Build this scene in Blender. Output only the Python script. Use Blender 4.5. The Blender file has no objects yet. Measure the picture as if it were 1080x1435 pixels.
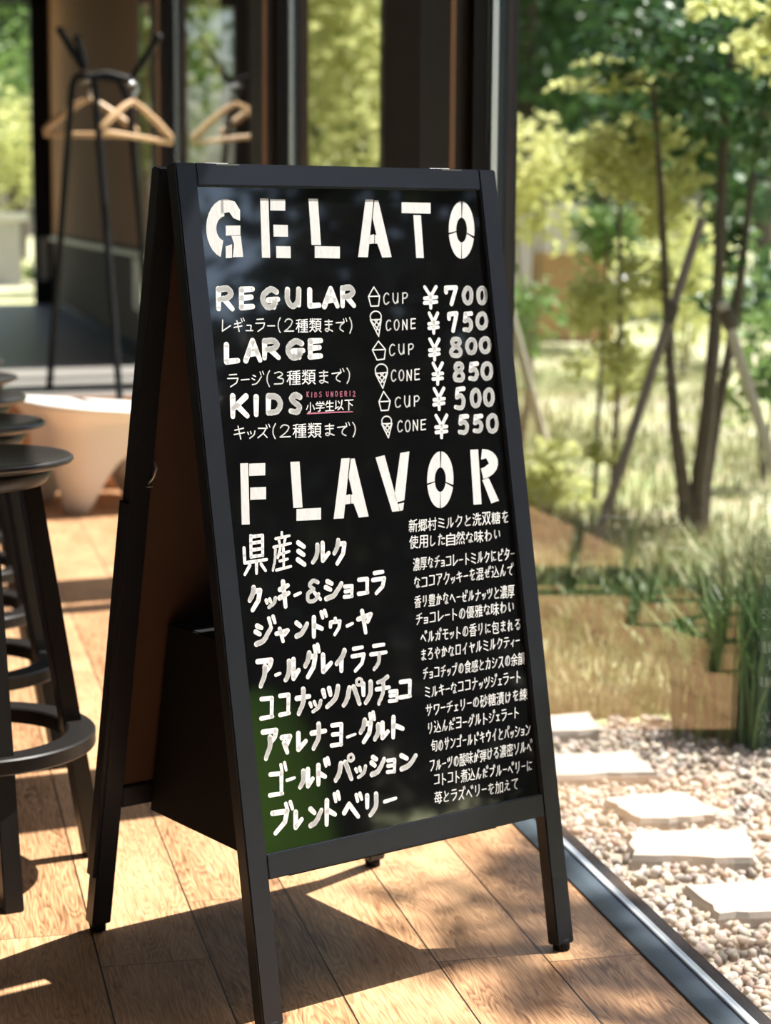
import bpy, bmesh, math, random
import numpy as np
from mathutils import Vector, Matrix

random.seed(7)
RNG = np.random.default_rng(11)
SC = bpy.context.scene
COL = SC.collection

# ------------------------------------------------------------------ camera
F_PX, CX, CY = 2776.6, 540.0, 717.5          # focal length and centre for a 1080 x 1435 frame
TH, RO, PSI, CAM_H = 0.1487, 0.0064, -0.2349, 1.1731
def _to_building(v):
    D = (math.sin(PSI), math.cos(PSI)); N = (D[1], -D[0])
    return Vector((v[0]*N[0]+v[1]*N[1], v[0]*D[0]+v[1]*D[1], v[2]))
_f = Vector((0, math.cos(TH), -math.sin(TH)))
_r = Vector((1, 0, 0)); _u = _r.cross(_f)
_r2 = math.cos(RO)*_r + math.sin(RO)*_u
_u2 = -math.sin(RO)*_r + math.cos(RO)*_u
CR, CU, CF = _to_building(_r2), _to_building(_u2), _to_building(_f)
CAM_POS = Vector((0, 0, CAM_H))
cam_data = bpy.data.cameras.new('camera')
cam = bpy.data.objects.new('camera', cam_data)
COL.objects.link(cam)
M = Matrix.Identity(4)
for i in range(3):
    M[i][0], M[i][1], M[i][2], M[i][3] = CR[i], CU[i], -CF[i], CAM_POS[i]
cam.matrix_world = M
cam_data.sensor_fit = 'HORIZONTAL'
cam_data.sensor_width = 36.0
cam_data.lens = F_PX*36.0/1080.0
cam_data.clip_start, cam_data.clip_end = 0.05, 500
cam_data.dof.use_dof = True
cam_data.dof.focus_distance = 2.85
cam_data.dof.aperture_fstop = 5.6
SC.camera = cam

# ------------------------------------------------------------------ sky, sun, exposure
SUN_TO = Vector((0.455, 0.095, 1.0)).normalized()
SUN_E, SKY_E = 10.8, 0.155
world = bpy.data.worlds.new('World'); SC.world = world
world.use_nodes = True
wt = world.node_tree
bg = wt.nodes['Background']
sky = wt.nodes.new('ShaderNodeTexSky')
sky.sky_type = 'NISHITA'
sky.sun_disc = False
sky.sun_elevation = math.asin(SUN_TO.z)
sky.sun_rotation = math.atan2(SUN_TO.x, SUN_TO.y)
sky.air_density = 1.2; sky.dust_density = 2.5; sky.ozone_density = 1.0
wt.links.new(sky.outputs[0], bg.inputs[0])
bg.inputs[1].default_value = SKY_E
sun_data = bpy.data.lights.new('sun', 'SUN')
sun_data.energy = SUN_E; sun_data.angle = math.radians(0.55); sun_data.color = (1.0, 0.945, 0.87)
sun = bpy.data.objects.new('sun', sun_data); COL.objects.link(sun)
sun.rotation_euler = (-SUN_TO).to_track_quat('-Z', 'Y').to_euler()
sun.location = SUN_TO*30
SC.view_settings.view_transform = 'Standard'
SC.view_settings.look = 'None'
SC.view_settings.gamma = 1.0
SC.view_settings.use_curve_mapping = False
SC.view_settings.exposure = 0.60
SC.cycles.max_bounces = 10
SC.cycles.transparent_max_bounces = 24
SC.cycles.sample_clamp_indirect = 8.0

def ray(px, py):
    return CR*((px-CX)/F_PX) - CU*((py-CY)/F_PX) + CF
def at_y(px, py, y):
    d = ray(px, py); return CAM_POS + d*(y/d.y)
def at_z(px, py, z):
    d = ray(px, py); return CAM_POS + d*((z-CAM_H)/d.z)
def at_x(px, py, x):
    d = ray(px, py); return CAM_POS + d*(x/d.x)

# ------------------------------------------------------------------ helpers
def nd(nt, t, **kw):
    n = nt.nodes.new(t)
    for k, v in kw.items(): setattr(n, k, v)
    return n
def mat(name, col, rough=0.5, var=0.12, scale=6.0, spec=0.5, metal=0.0, bump=0.0, stretch=(1,1,1), coat=0.0, transl=0.0):
    m = bpy.data.materials.new(name); m.use_nodes = True
    nt = m.node_tree; b = nt.nodes['Principled BSDF']
    tc = nd(nt, 'ShaderNodeTexCoord'); mp = nd(nt, 'ShaderNodeMapping'); mp.inputs['Scale'].default_value = stretch
    nz = nd(nt, 'ShaderNodeTexNoise'); nz.inputs['Scale'].default_value = scale; nz.inputs['Detail'].default_value = 5
    nt.links.new(tc.outputs['Object'], mp.inputs[0]); nt.links.new(mp.outputs[0], nz.inputs['Vector'])
    mx = nd(nt, 'ShaderNodeMix', data_type='RGBA')
    a = [max(0, c*(1-var)) for c in col]; c2 = [min(1, c*(1+var)) for c in col]
    mx.inputs[6].default_value = (*a, 1); mx.inputs[7].default_value = (*c2, 1)
    nt.links.new(nz.outputs['Fac'], mx.inputs[0])
    nt.links.new(mx.outputs[2], b.inputs['Base Color'])
    b.inputs['Roughness'].default_value = rough
    b.inputs['Specular IOR Level'].default_value = spec
    b.inputs['Metallic'].default_value = metal
    b.inputs['Coat Weight'].default_value = coat
    if name == 'gloss_blackboard': b.inputs['IOR'].default_value = 2.1; b.inputs['Coat Roughness'].default_value = .03
    if not coat: b.inputs['Coat Roughness'].default_value = 0.15
    if bump:
        bp = nd(nt, 'ShaderNodeBump'); bp.inputs['Strength'].default_value = bump; bp.inputs['Distance'].default_value = 0.01
        nt.links.new(nz.outputs['Fac'], bp.inputs['Height']); nt.links.new(bp.outputs[0], b.inputs['Normal'])
    if transl:
        tr = nd(nt, 'ShaderNodeBsdfTranslucent'); ms = nd(nt, 'ShaderNodeMixShader')
        ms.inputs[0].default_value = transl
        nt.links.new(mx.outputs[2], tr.inputs[0])
        nt.links.new(b.outputs[0], ms.inputs[1]); nt.links.new(tr.outputs[0], ms.inputs[2])
        nt.links.new(ms.outputs[0], nt.nodes['Material Output'].inputs[0])
    return m
def leafmat(name, c_dark, c_light, transl=0.4, rough=0.45):
    m = mat(name, c_dark, rough, transl=transl, scale=1.3)
    for n in m.node_tree.nodes:
        if n.type == 'MIX':
            n.inputs[6].default_value = (*c_dark, 1); n.inputs[7].default_value = (*c_light, 1)
        if n.type == 'TEX_NOISE': n.inputs['Detail'].default_value = 8
    return m

class MB:
    def __init__(s): s.v = []; s.f = []; s.sm = []
    def add(s, vs, fs, smooth=False):
        o = len(s.v); s.v.extend([tuple(v) for v in vs])
        for f in fs: s.f.append(tuple(i+o for i in f)); s.sm.append(smooth)
    def hexa(s, p, bevel=0.0):
        """eight corners: bottom ring of 4, top ring of 4"""
        bm = bmesh.new(); V = [bm.verts.new(q) for q in p]
        for f in ((3,2,1,0),(4,5,6,7),(0,1,5,4),(1,2,6,5),(2,3,7,6),(3,0,4,7)): bm.faces.new([V[i] for i in f])
        bmesh.ops.recalc_face_normals(bm, faces=bm.faces)
        if bevel: bmesh.ops.bevel(bm, geom=list(bm.edges), offset=bevel, segments=2, affect='EDGES')
        bm.verts.ensure_lookup_table(); bm.verts.index_update()
        s.add([v.co[:] for v in bm.verts], [[v.index for v in f.verts] for f in bm.faces]); bm.free()
    def box(s, a, b, bevel=0.0):
        (x0,y0,z0),(x1,y1,z1) = a, b
        s.hexa([(x0,y0,z0),(x1,y0,z0),(x1,y1,z0),(x0,y1,z0),(x0,y0,z1),(x1,y0,z1),(x1,y1,z1),(x0,y1,z1)], bevel)
    def tube(s, pts, rad, n=10, caps=True):
        pts = [Vector(p) for p in pts]
        if not hasattr(rad, '__len__'): rad = [rad]*len(pts)
        rings = []; up = None
        for i, p in enumerate(pts):
            t = (pts[min(i+1, len(pts)-1)]-pts[max(i-1, 0)]).normalized()
            if up is None:
                up = Vector((0,0,1)) if abs(t.z) < .9 else Vector((1,0,0))
            a = (up - t*up.dot(t)).normalized(); up = a; b = t.cross(a)
            rings.append([p + (a*math.cos(2*math.pi*k/n) + b*math.sin(2*math.pi*k/n))*rad[i] for k in range(n)])
        vs = [q for r in rings for q in r]; fs = []
        for i in range(len(pts)-1):
            for k in range(n):
                fs.append((i*n+k, i*n+(k+1)%n, (i+1)*n+(k+1)%n, (i+1)*n+k))
        s.add(vs, fs, True)
        if caps:
            s.add(rings[0][::-1], [tuple(range(n))]); s.add(rings[-1], [tuple(range(n))])
    def lathe(s, prof, c=(0,0,0), n=48, sharp=False):
        if sharp:
            for a, b2 in zip(prof[:-1], prof[1:]): s.lathe([a, b2], c, n)
            return
        vs = []; fs = []; m = len(prof)
        for k in range(n):
            a = 2*math.pi*k/n
            for r, z in prof: vs.append((c[0]+r*math.cos(a), c[1]+r*math.sin(a), c[2]+z))
        for k in range(n):
            for i in range(m-1):
                fs.append((k*m+i, ((k+1)%n)*m+i, ((k+1)%n)*m+i+1, k*m+i+1))
        s.add(vs, fs, True)
    def build(s, name, material, parent=None, loc=None):
        me = bpy.data.meshes.new(name); me.from_pydata(s.v, [], s.f)
        me.polygons.foreach_set('use_smooth', s.sm); me.update()
        if material: me.materials.append(material)
        o = bpy.data.objects.new(name, me); COL.objects.link(o)
        if parent: o.parent = parent
        if loc: o.location = loc
        return o
def raw(name, V, Fq, material, parent=None):
    me = bpy.data.meshes.new(name)
    V = np.asarray(V, dtype=np.float32); Fq = np.asarray(Fq, dtype=np.int32)
    k = Fq.shape[1]
    me.vertices.add(len(V)); me.vertices.foreach_set('co', V.ravel())
    me.loops.add(Fq.size); me.loops.foreach_set('vertex_index', Fq.ravel())
    me.polygons.add(len(Fq)); me.polygons.foreach_set('loop_start', np.arange(len(Fq))*k)
    me.polygons.foreach_set('loop_total', np.full(len(Fq), k))
    me.update(calc_edges=True); me.validate()
    me.materials.append(material)
    o = bpy.data.objects.new(name, me); COL.objects.link(o)
    if parent: o.parent = parent
    return o
def tag(o, label=None, cat=None, group=None, kind=None):
    if label: o['label'] = label
    if cat: o['category'] = cat
    if group: o['group'] = group
    if kind: o['kind'] = kind
    return o
def empty(name, loc=(0,0,0), rz=0.0):
    o = bpy.data.objects.new(name, None); COL.objects.link(o)
    o.location = loc; o.rotation_euler = (0,0,rz); o.empty_display_size = .1
    return o
def copy_tree(o, parent=None):
    c = o.copy(); COL.objects.link(c); c.parent = parent
    for ch in list(o.children): copy_tree(ch, c)
    return c
def structure(o): o['kind'] = 'structure'; return o

# ------------------------------------------------------------------ materials
def wood_floor():
    m = bpy.data.materials.new('oak_planks'); m.use_nodes = True
    nt = m.node_tree; b = nt.nodes['Principled BSDF']; L = nt.links.new
    tc = nd(nt, 'ShaderNodeTexCoord'); sp = nd(nt, 'ShaderNodeSeparateXYZ'); L(tc.outputs['Object'], sp.inputs[0])
    def mth(op, a, bb=None, c=None):
        n = nd(nt, 'ShaderNodeMath', operation=op)
        for i, v in enumerate((a, bb, c)):
            if v is None: continue
            if isinstance(v, (int, float)): n.inputs[i].default_value = v
            else: L(v, n.inputs[i])
        return n.outputs[0]
    PW = 0.1742
    xs = mth('DIVIDE', mth('SUBTRACT', sp.outputs[0], 0.2615), PW)
    idx = mth('FLOOR', xs); fx = mth('FRACT', xs)
    h1 = nd(nt, 'ShaderNodeTexWhiteNoise', noise_dimensions='1D'); L(idx, h1.inputs['W'])
    ys = mth('DIVIDE', mth('ADD', sp.outputs[1], mth('MULTIPLY', h1.outputs['Value'], 7.3)), 1.45)
    iy = mth('FLOOR', ys); fy = mth('FRACT', ys)
    # seams
    ex = mth('MINIMUM', fx, mth('SUBTRACT', 1.0, fx)); ey = mth('MINIMUM', fy, mth('SUBTRACT', 1.0, fy))
    sx = mth('LESS_THAN', ex, 0.0085); sy = mth('LESS_THAN', ey, 0.0007)
    seam = mth('MAXIMUM', sx, sy)
    cv = nd(nt, 'ShaderNodeCombineXYZ'); L(idx, cv.inputs[0]); L(iy, cv.inputs[1])
    h2 = nd(nt, 'ShaderNodeTexWhiteNoise', noise_dimensions='3D'); L(cv.outputs[0], h2.inputs['Vector'])
    # grain: distorted rings stretched along the plank
    off = nd(nt, 'ShaderNodeVectorMath', operation='MULTIPLY_ADD')
    L(h2.outputs['Color'], off.inputs[0]); off.inputs[1].default_value = (9, 9, 9); L(tc.outputs['Object'], off.inputs[2])
    mp = nd(nt, 'ShaderNodeMapping'); mp.inputs['Scale'].default_value = (13, 1.5, 1); L(off.outputs[0], mp.inputs[0])
    n1 = nd(nt, 'ShaderNodeTexNoise'); n1.inputs['Scale'].default_value = 1.6; n1.inputs['Detail'].default_value = 2; L(mp.outputs[0], n1.inputs['Vector'])
    ring = mth('FRACT', mth('MULTIPLY', n1.outputs['Fac'], 22.0))
    ring = mth('SMOOTH_MIN', ring, mth('MULTIPLY', mth('SUBTRACT', 1.0, ring), 3.0), 0.15)
    mp2 = nd(nt, 'ShaderNodeMapping'); mp2.inputs['Scale'].default_value = (260, 14, 1); L(off.outputs[0], mp2.inputs[0])
    n2 = nd(nt, 'ShaderNodeTexNoise'); n2.inputs['Scale'].default_value = 1.0; n2.inputs['Detail'].default_value = 4; L(mp2.outputs[0], n2.inputs['Vector'])
    mp3 = nd(nt, 'ShaderNodeMapping'); mp3.inputs['Scale'].default_value = (6, 2.5, 1); L(off.outputs[0], mp3.inputs[0])
    n3 = nd(nt, 'ShaderNodeTexNoise'); n3.inputs['Scale'].default_value = 1.4; n3.inputs['Detail'].default_value = 5; L(mp3.outputs[0], n3.inputs['Vector'])
    g = mth('ADD', mth('MULTIPLY', ring, 0.27), mth('ADD', mth('MULTIPLY', n2.outputs['Fac'], 0.62), mth('MULTIPLY', n3.outputs['Fac'], 0.5)))
    g = mth('ADD', g, mth('MULTIPLY', mth('SUBTRACT', h2.outputs['Value'], 0.5), 0.16))
    cr = nd(nt, 'ShaderNodeValToRGB'); e = cr.color_ramp.elements
    e[0].position = .42; e[0].color = (.17, .078, .036, 1); e[1].position = .88; e[1].color = (.66, .40, .22, 1)
    k = cr.color_ramp.elements.new(.62); k.color = (.43, .235, .12, 1)
    L(g, cr.inputs[0])
    # knots
    vo = nd(nt, 'ShaderNodeTexVoronoi'); vo.inputs['Scale'].default_value = 2.6; L(off.outputs[0], vo.inputs['Vector'])
    kn = nd(nt, 'ShaderNodeMapRange'); L(vo.outputs['Distance'], kn.inputs[0]); kn.inputs[1].default_value = 0.012; kn.inputs[2].default_value = 0.05
    mk = nd(nt, 'ShaderNodeMix', data_type='RGBA'); L(kn.outputs[0], mk.inputs[0]); mk.inputs[6].default_value = (.10, .045, .02, 1); L(cr.outputs[0], mk.inputs[7])
    ms = nd(nt, 'ShaderNodeMix', data_type='RGBA'); L(seam, ms.inputs[0]); L(mk.outputs[2], ms.inputs[6]); ms.inputs[7].default_value = (.03, .015, .008, 1)
    L(ms.outputs[2], b.inputs['Base Color'])
    rr = mth('ADD', mth('MULTIPLY', g, 0.12), 0.30); L(rr, b.inputs['Roughness'])
    b.inputs['Specular IOR Level'].default_value = 0.6
    bp = nd(nt, 'ShaderNodeBump'); bp.inputs['Strength'].default_value = 0.25; bp.inputs['Distance'].default_value = 0.002
    L(mth('SUBTRACT', g, mth('MULTIPLY', seam, 2.0)), bp.inputs['Height']); L(bp.outputs[0], b.inputs['Normal'])
    return m
def glass_mat():
    m = bpy.data.materials.new('window_glass'); m.use_nodes = True
    nt = m.node_tree; nt.nodes.remove(nt.nodes['Principled BSDF']); L = nt.links.new
    lw = nd(nt, 'ShaderNodeLayerWeight'); lw.inputs[0].default_value = .5
    p = nd(nt, 'ShaderNodeMath', operation='POWER'); L(lw.outputs['Facing'], p.inputs[0]); p.inputs[1].default_value = 5
    ma = nd(nt, 'ShaderNodeMath', operation='MULTIPLY_ADD'); L(p.outputs[0], ma.inputs[0]); ma.inputs[1].default_value = .96; ma.inputs[2].default_value = .04
    t = nd(nt, 'ShaderNodeBsdfTransparent'); t.inputs[0].default_value = (.965, .975, .97, 1)
    g = nd(nt, 'ShaderNodeBsdfGlossy'); g.inputs['Roughness'].default_value = 0.0
    mx = nd(nt, 'ShaderNodeMixShader'); L(ma.outputs[0], mx.inputs[0]); L(t.outputs[0], mx.inputs[1]); L(g.outputs[0], mx.inputs[2])
    L(mx.outputs[0], nt.nodes['Material Output'].inputs[0])
    return m
def ground_mat():
    m = bpy.data.materials.new('lawn_and_soil'); m.use_nodes = True
    nt = m.node_tree; b = nt.nodes['Principled BSDF']; L = nt.links.new
    tc = nd(nt, 'ShaderNodeTexCoord')
    n1 = nd(nt, 'ShaderNodeTexNoise'); n1.inputs['Scale'].default_value = .55; n1.inputs['Detail'].default_value = 6; L(tc.outputs['Object'], n1.inputs['Vector'])
    n2 = nd(nt, 'ShaderNodeTexNoise'); n2.inputs['Scale'].default_value = 14; n2.inputs['Detail'].default_value = 6; L(tc.outputs['Object'], n2.inputs['Vector'])
    cr = nd(nt, 'ShaderNodeValToRGB'); e = cr.color_ramp.elements
    e[0].position = .38; e[0].color = (.25, .27, .12, 1); e[1].position = .66; e[1].color = (.48, .44, .34, 1)
    k = cr.color_ramp.elements.new(.5); k.color = (.36, .36, .19, 1)
    L(n1.outputs['Fac'], cr.inputs[0])
    mx = nd(nt, 'ShaderNodeMix', data_type='RGBA', blend_type='MULTIPLY'); mx.inputs[0].default_value = .6
    L(cr.outputs[0], mx.inputs[6]); L(n2.outputs['Color'], mx.inputs[7])
    hs = nd(nt, 'ShaderNodeHueSaturation'); hs.inputs['Value'].default_value = 1.7; L(mx.outputs[2], hs.inputs['Color'])
    L(hs.outputs[0], b.inputs['Base Color']); b.inputs['Roughness'].default_value = .9
    bp = nd(nt, 'ShaderNodeBump'); bp.inputs['Strength'].default_value = .6; bp.inputs['Distance'].default_value = .05
    L(n2.outputs['Fac'], bp.inputs['Height']); L(bp.outputs[0], b.inputs['Normal'])
    return m
def island_mat(name, ramp, rough=.7):
    """each loose piece (pebble, blade) gets its own tone"""
    m = bpy.data.materials.new(name); m.use_nodes = True
    nt = m.node_tree; b = nt.nodes['Principled BSDF']; L = nt.links.new
    ge = nd(nt, 'ShaderNodeNewGeometry'); cr = nd(nt, 'ShaderNodeValToRGB')
    while len(cr.color_ramp.elements) < len(ramp): cr.color_ramp.elements.new(.5)
    for i, c in enumerate(ramp):
        cr.color_ramp.elements[i].position = i/(len(ramp)-1); cr.color_ramp.elements[i].color = (*c, 1)
    L(ge.outputs['Random Per Island'], cr.inputs[0])
    tc = nd(nt, 'ShaderNodeTexCoord'); nz = nd(nt, 'ShaderNodeTexNoise'); nz.inputs['Scale'].default_value = 60
    L(tc.outputs['Object'], nz.inputs['Vector'])
    mx = nd(nt, 'ShaderNodeMix', data_type='RGBA', blend_type='MULTIPLY'); mx.inputs[0].default_value = .35
    L(cr.outputs[0], mx.inputs[6]); L(nz.outputs['Color'], mx.inputs[7])
    L(mx.outputs[2], b.inputs['Base Color']); b.inputs['Roughness'].default_value = rough
    return m

MT = dict(
    floor=wood_floor(), glass=glass_mat(), ground=ground_mat(),
    black_paint=mat('black_paint', (.011,.013,.020), .36, var=.25, scale=30, spec=.5),  # blue tint paints the sky's reflection into the black
    board=mat('gloss_blackboard', (.005,.005,.006), .04, var=.2, scale=20, spec=.5, coat=1.0),
    raw_brown=mat('brown_hardboard', (.065,.032,.019), .7, var=.1, scale=14),
    white_paint=mat('white_marker', (.90,.91,.92), .6, var=.035, scale=90),
    tape_white=mat('white_tape', (.66,.67,.69), .6, var=.22, scale=70, stretch=(5,1,1)),
    pink=mat('pink_marker', (.62,.20,.30), .55, var=.1, scale=60),
    rubber=mat('black_rubber', (.006,.006,.007), .7, spec=.2),
    steel=mat('zinc_steel', (.55,.55,.56), .35, metal=1.0),
    stool=mat('black_stained_wood', (.009,.0075,.007), .42, var=.35, scale=8, stretch=(12,12,1.5), spec=.35),
    stool_seat=mat('black_seat_leather', (.020,.017,.016), .38, var=.15, scale=40, spec=.5),
    slate=mat('slate_aluminium', (.045,.06,.075), .38, var=.1, spec=.5),
    slate_jamb=mat('slate_jamb', (.022,.032,.042), .5, var=.1, spec=.2),
    dark_frame=mat('dark_frame', (.012,.012,.015), .55, var=.15, spec=.25),
    post=mat('dark_wood_post', (.035,.030,.030), .5, var=.2, stretch=(14,14,1)),
    column=mat('dark_brown_column', (.030,.020,.016), .7, var=.2, stretch=(14,14,1), spec=.15),
    copper=mat('copper_wood_strip', (.34,.17,.085), .45, var=.15, stretch=(20,20,1)),
    silver=mat('silver_track', (.80,.81,.83), .3, var=.05, metal=.6),
    wall=mat('dark_plaster', (.16,.14,.12), .8),
    brown_wall=mat('brown_wood_wall', (.56,.30,.165), .8, var=.3, scale=3, stretch=(10,10,.4), spec=.08),
    wainscot=mat('grey_brown_panel', (.22,.165,.125), .8, var=.2, spec=.1, scale=4, stretch=(8,8,.6)),
    pale_rail=mat('pale_rail', (.62,.60,.55), .45),
    stone_floor=mat('grey_stone_floor', (.24,.225,.21), .4, var=.12, scale=2.5),
    white_plastic=mat('white_plastic', (.86,.82,.78), .35, var=.03),
    rack=mat('black_steel_tube', (.006,.006,.007), .5, spec=.25),
    hanger_wood=mat('pale_beech', (.62,.40,.22), .4, var=.12, stretch=(2,2,12)),
    chrome=mat('chrome_wire', (.75,.77,.8), .2, metal=1.0, var=.05),
    bark=mat('grey_bark', (.16,.125,.09), .85, var=.4, scale=18, bump=.5),
    bark_dark=mat('dark_bark', (.085,.068,.052), .85, var=.4, scale=18, bump=.5),
    stake=mat('pale_stake', (.50,.44,.38), .8, var=.2, stretch=(10,10,1)),
    stake_dark=mat('grey_stake', (.20,.165,.14), .8, var=.25, stretch=(10,10,1)),
    bank_grass=mat('bank_grass', (.34,.62,.06), .9, var=.3, scale=5, spec=.1),  # brightened to strengthen the added bank's reflection
    flag=mat('pale_stone_slab', (.39,.345,.30), .8, var=.14, scale=7, bump=.25),
    concrete=mat('grey_concrete', (.42,.40,.37), .8, var=.12),
    road=mat('pale_paving', (.55,.54,.52), .8, var=.08),
    brown_low=mat('brown_low_wall', (.36,.22,.10), .8, var=.15),
    white_wall=mat('pale_house_wall', (.62,.60,.57), .7, var=.06),
    red_roof=mat('reddish_roof', (.52,.16,.11), .6, var=.12),
    leaf_dark=leafmat('leaf_dark', (.028,.075,.022), (.07,.16,.045), .25),
    leaf_mid=leafmat('leaf_mid', (.10,.19,.045), (.22,.33,.09), .4),
    leaf_lime=leafmat('leaf_lime', (.44,.49,.17), (.76,.74,.38), .6),
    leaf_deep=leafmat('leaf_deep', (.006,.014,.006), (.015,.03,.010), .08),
    leaf_green=leafmat('leaf_green', (.10,.22,.03), (.20,.36,.06), .35),
    grass=island_mat('grass_blades', [(.16,.22,.07), (.28,.33,.13), (.38,.38,.19), (.46,.40,.26)], .6),
    sedge=island_mat('sedge_blades', [(.04,.10,.02), (.09,.17,.04), (.18,.27,.07)], .5),
    pebble=island_mat('pebbles', [(.16,.14,.12), (.42,.34,.27), (.30,.27,.25), (.52,.42,.33), (.62,.56,.50), (.40,.26,.18)], .75),
)

# ------------------------------------------------------------------ setting: floor, walls, ceiling
GX = 1.150        # plane of the glass
RAISE = 0.40      # the rear floor is raised
STEP_Y, END_Y = 8.50, 17.3
b = MB(); b.box((-4.2, -4.5, -.10), (1.113, STEP_Y, 0.0)); structure(b.build('floor', MT['floor']))
b = MB(); b.box((-4.2, STEP_Y+.02, -.10), (1.25, END_Y+.12, RAISE)); structure(b.build('floor', MT['stone_floor']))
b = MB(); b.box((-4.2, STEP_Y, -.10), (1.10, STEP_Y+.02, RAISE-.002)); structure(b.build('trim_7', MT['brown_wall']))
b = MB(); b.box((-4.35, -4.65, 3.2), (1.30, END_Y+.15, 3.35)); structure(b.build('ceiling', MT['wall']))
b = MB(); b.box((-4.35, -4.65, -.1), (-4.2, 9.0, 3.2)); b.box((-4.35, 9.0, -.1), (-4.2, 13.9, RAISE+.1)); b.box((-4.35, 13.9, -.1), (-4.2, END_Y+.15, 3.2)); structure(b.build('wall_left', MT['wall']))
e = structure(empty('window_7', (-4.28, 9.0, RAISE+.1)))  # unseen window, added to bring sky light onto the rear brown wall
m = MB(); m.box((-.004, .06, .06), (.004, 4.84, 2.64)); m.build('glass_pane', MT['glass'], e)
for yy in (0, 2.42, 4.84):
    m = MB(); m.box((-.03, yy, 0), (.03, yy+.06, 2.7)); m.build('jamb', MT['slate'], e)
b = MB(); b.box((-4.2, -4.65, -.1), (1.25, -4.5, 3.2)); structure(b.build('wall_front', MT['wall']))
b = MB(); b.box((-4.2, END_Y, -.1), (-.6, END_Y+.15, 3.2)); structure(b.build('wall_back', MT['wall']))
# header above the glazing
b = MB(); b.box((1.085, -4.5, 3.05), (1.25, 10.3, 3.2)); structure(b.build('wall_right', MT['dark_frame']))
# brown wooden wall at the rear, in line with the glazing
bw = MB(); bw.box((1.20, 10.40, RAISE+.60), (1.32, END_Y, 3.2)); structure(bw.build('wall_right', MT['brown_wall']))
bw = MB(); bw.box((1.20, 10.40, -.1), (1.32, END_Y, RAISE+.60)); structure(bw.build('wall_right', MT['wainscot']))
b = MB(); b.box((1.185, 10.40, RAISE), (1.20, END_Y, RAISE+.07)); structure(b.build('baseboard_right', MT['dark_frame']))
b = MB(); b.box((1.165, 10.40, RAISE+.545), (1.20, END_Y-.1, RAISE+.575), .004); structure(b.build('trim_1', MT['pale_rail']))
b = MB(); b.box((1.162, 10.2, RAISE), (1.206, 10.40, 3.2), .004); structure(b.build('trim_2', MT['copper']))
b = MB(); b.box((1.188, 10.45, RAISE+.25), (1.20, 10.95, RAISE+.53), .004); structure(b.build('trim_3', MT['pale_rail']))  # pale rectangle low on the rear wall

# posts of the glazing
def window_post(n, y0, copper=True):
    e = structure(empty('trim_%d' % n, (1.085, y0, 0)))
    z0 = 0.0 if y0 < STEP_Y else RAISE
    m = MB(); m.box((0, 0, z0), (.14, .26, 3.05), .003); m.build('post', MT['post'], e)
    
    m = MB(); m.box((-.004, -.008, z0), (.007, .0, 3.05)); m.build('copper_strip', MT['copper'], e)
    return e
POSTS = [-2.70, -.47, 1.75, 3.98, 6.19, 8.90]
for k, y0 in enumerate(POSTS): window_post(10+k, y0)
# one glazed bay between each pair of posts
def window_bay(n, y0, y1, z0=0.0, gx=GX, zt=3.05, far=True):
    e = structure(empty('window_%d' % n, (gx, y0, z0)))
    L = y1-y0; h = zt-z0
    m = MB(); m.box((-.003, .055, .03), (.003, L-.045, h-.05)); m.build('glass_pane', MT['glass'], e)
    m = MB(); m.box((-.022, 0, .0), (.030, .055, h), .002); m.build('jamb', MT['slate'], e)
    if far:
        m = MB(); m.box((.018, L-.055, .0), (.060, L-.003, h), .002); m.build('jamb', MT['slate_jamb'], e)
        m = MB(); m.box((.005, L-.056, .0), (.0175, L-.030, h)); m.build('silver_strip', MT['silver'], e)
        m = MB(); m.box((-.030, L-.040, .0), (.0045, L-.001, h)); m.build('stop_bead', MT['dark_frame'], e)
    m = MB(); m.box((-.022, 0, h-.05), (.030, L, h)); m.build('head_rail', MT['slate'], e)
    m = MB(); m.box((-.037, 0, -.12), (.012, L, .004), .001); m.build('sill', MT['slate'], e)
    m = MB(); m.box((.012, 0, -.02), (.026, L, .009), .001); m.build('silver_track', MT['silver'], e)
    m = MB(); m.box((.026, 0, -.14), (.055, L, .003), .001); m.build('outer_sill', MT['dark_frame'], e)
    return e
for k in range(len(POSTS)-1): window_bay(k+1, POSTS[k]+.26, POSTS[k+1])
window_bay(6, 9.16, 10.2, RAISE, far=False)
# far glass door
e = structure(empty('door_1', (0, END_Y, RAISE)))
zt = 2.53
m = MB(); m.box((1.04, 0, 0), (1.20, .12, 2.8)); m.build('frame_jamb', MT['dark_frame'], e)
m = MB(); m.box((-.6, 0, 0), (-.48, .12, 2.8)); m.build('frame_jamb', MT['dark_frame'], e)
m = MB(); m.box((-.6, 0, zt), (1.2, .12, 2.8)); m.build('frame_head', MT['dark_frame'], e)
m = MB(); m.box((-.48, .05, .03), (1.04, .062, zt)); m.build('glass_pane', MT['glass'], e)
h = MB(); h.box((1.085, -.04, .20), (1.165, -.002, .57), .015); h.build('door_plate', MT['pale_rail'], e)

# ------------------------------------------------------------------ outside ground
GZ = -0.12
b = MB()
b.add([(1.18,-40,GZ),(90,-40,GZ),(90,110,GZ),(1.18,110,GZ)], [(0,1,2,3)])
b.add([(-30,END_Y+.16,.3),(2.2,END_Y+.16,.3),(2.2,110,.3),(-30,110,.3)], [(0,1,2,3)])
structure(b.build('ground', MT['ground']))
b = MB(); b.box((2.5, 34, GZ-.02), (60, 41, GZ+.02)); structure(b.build('paving', MT['road']))

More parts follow.
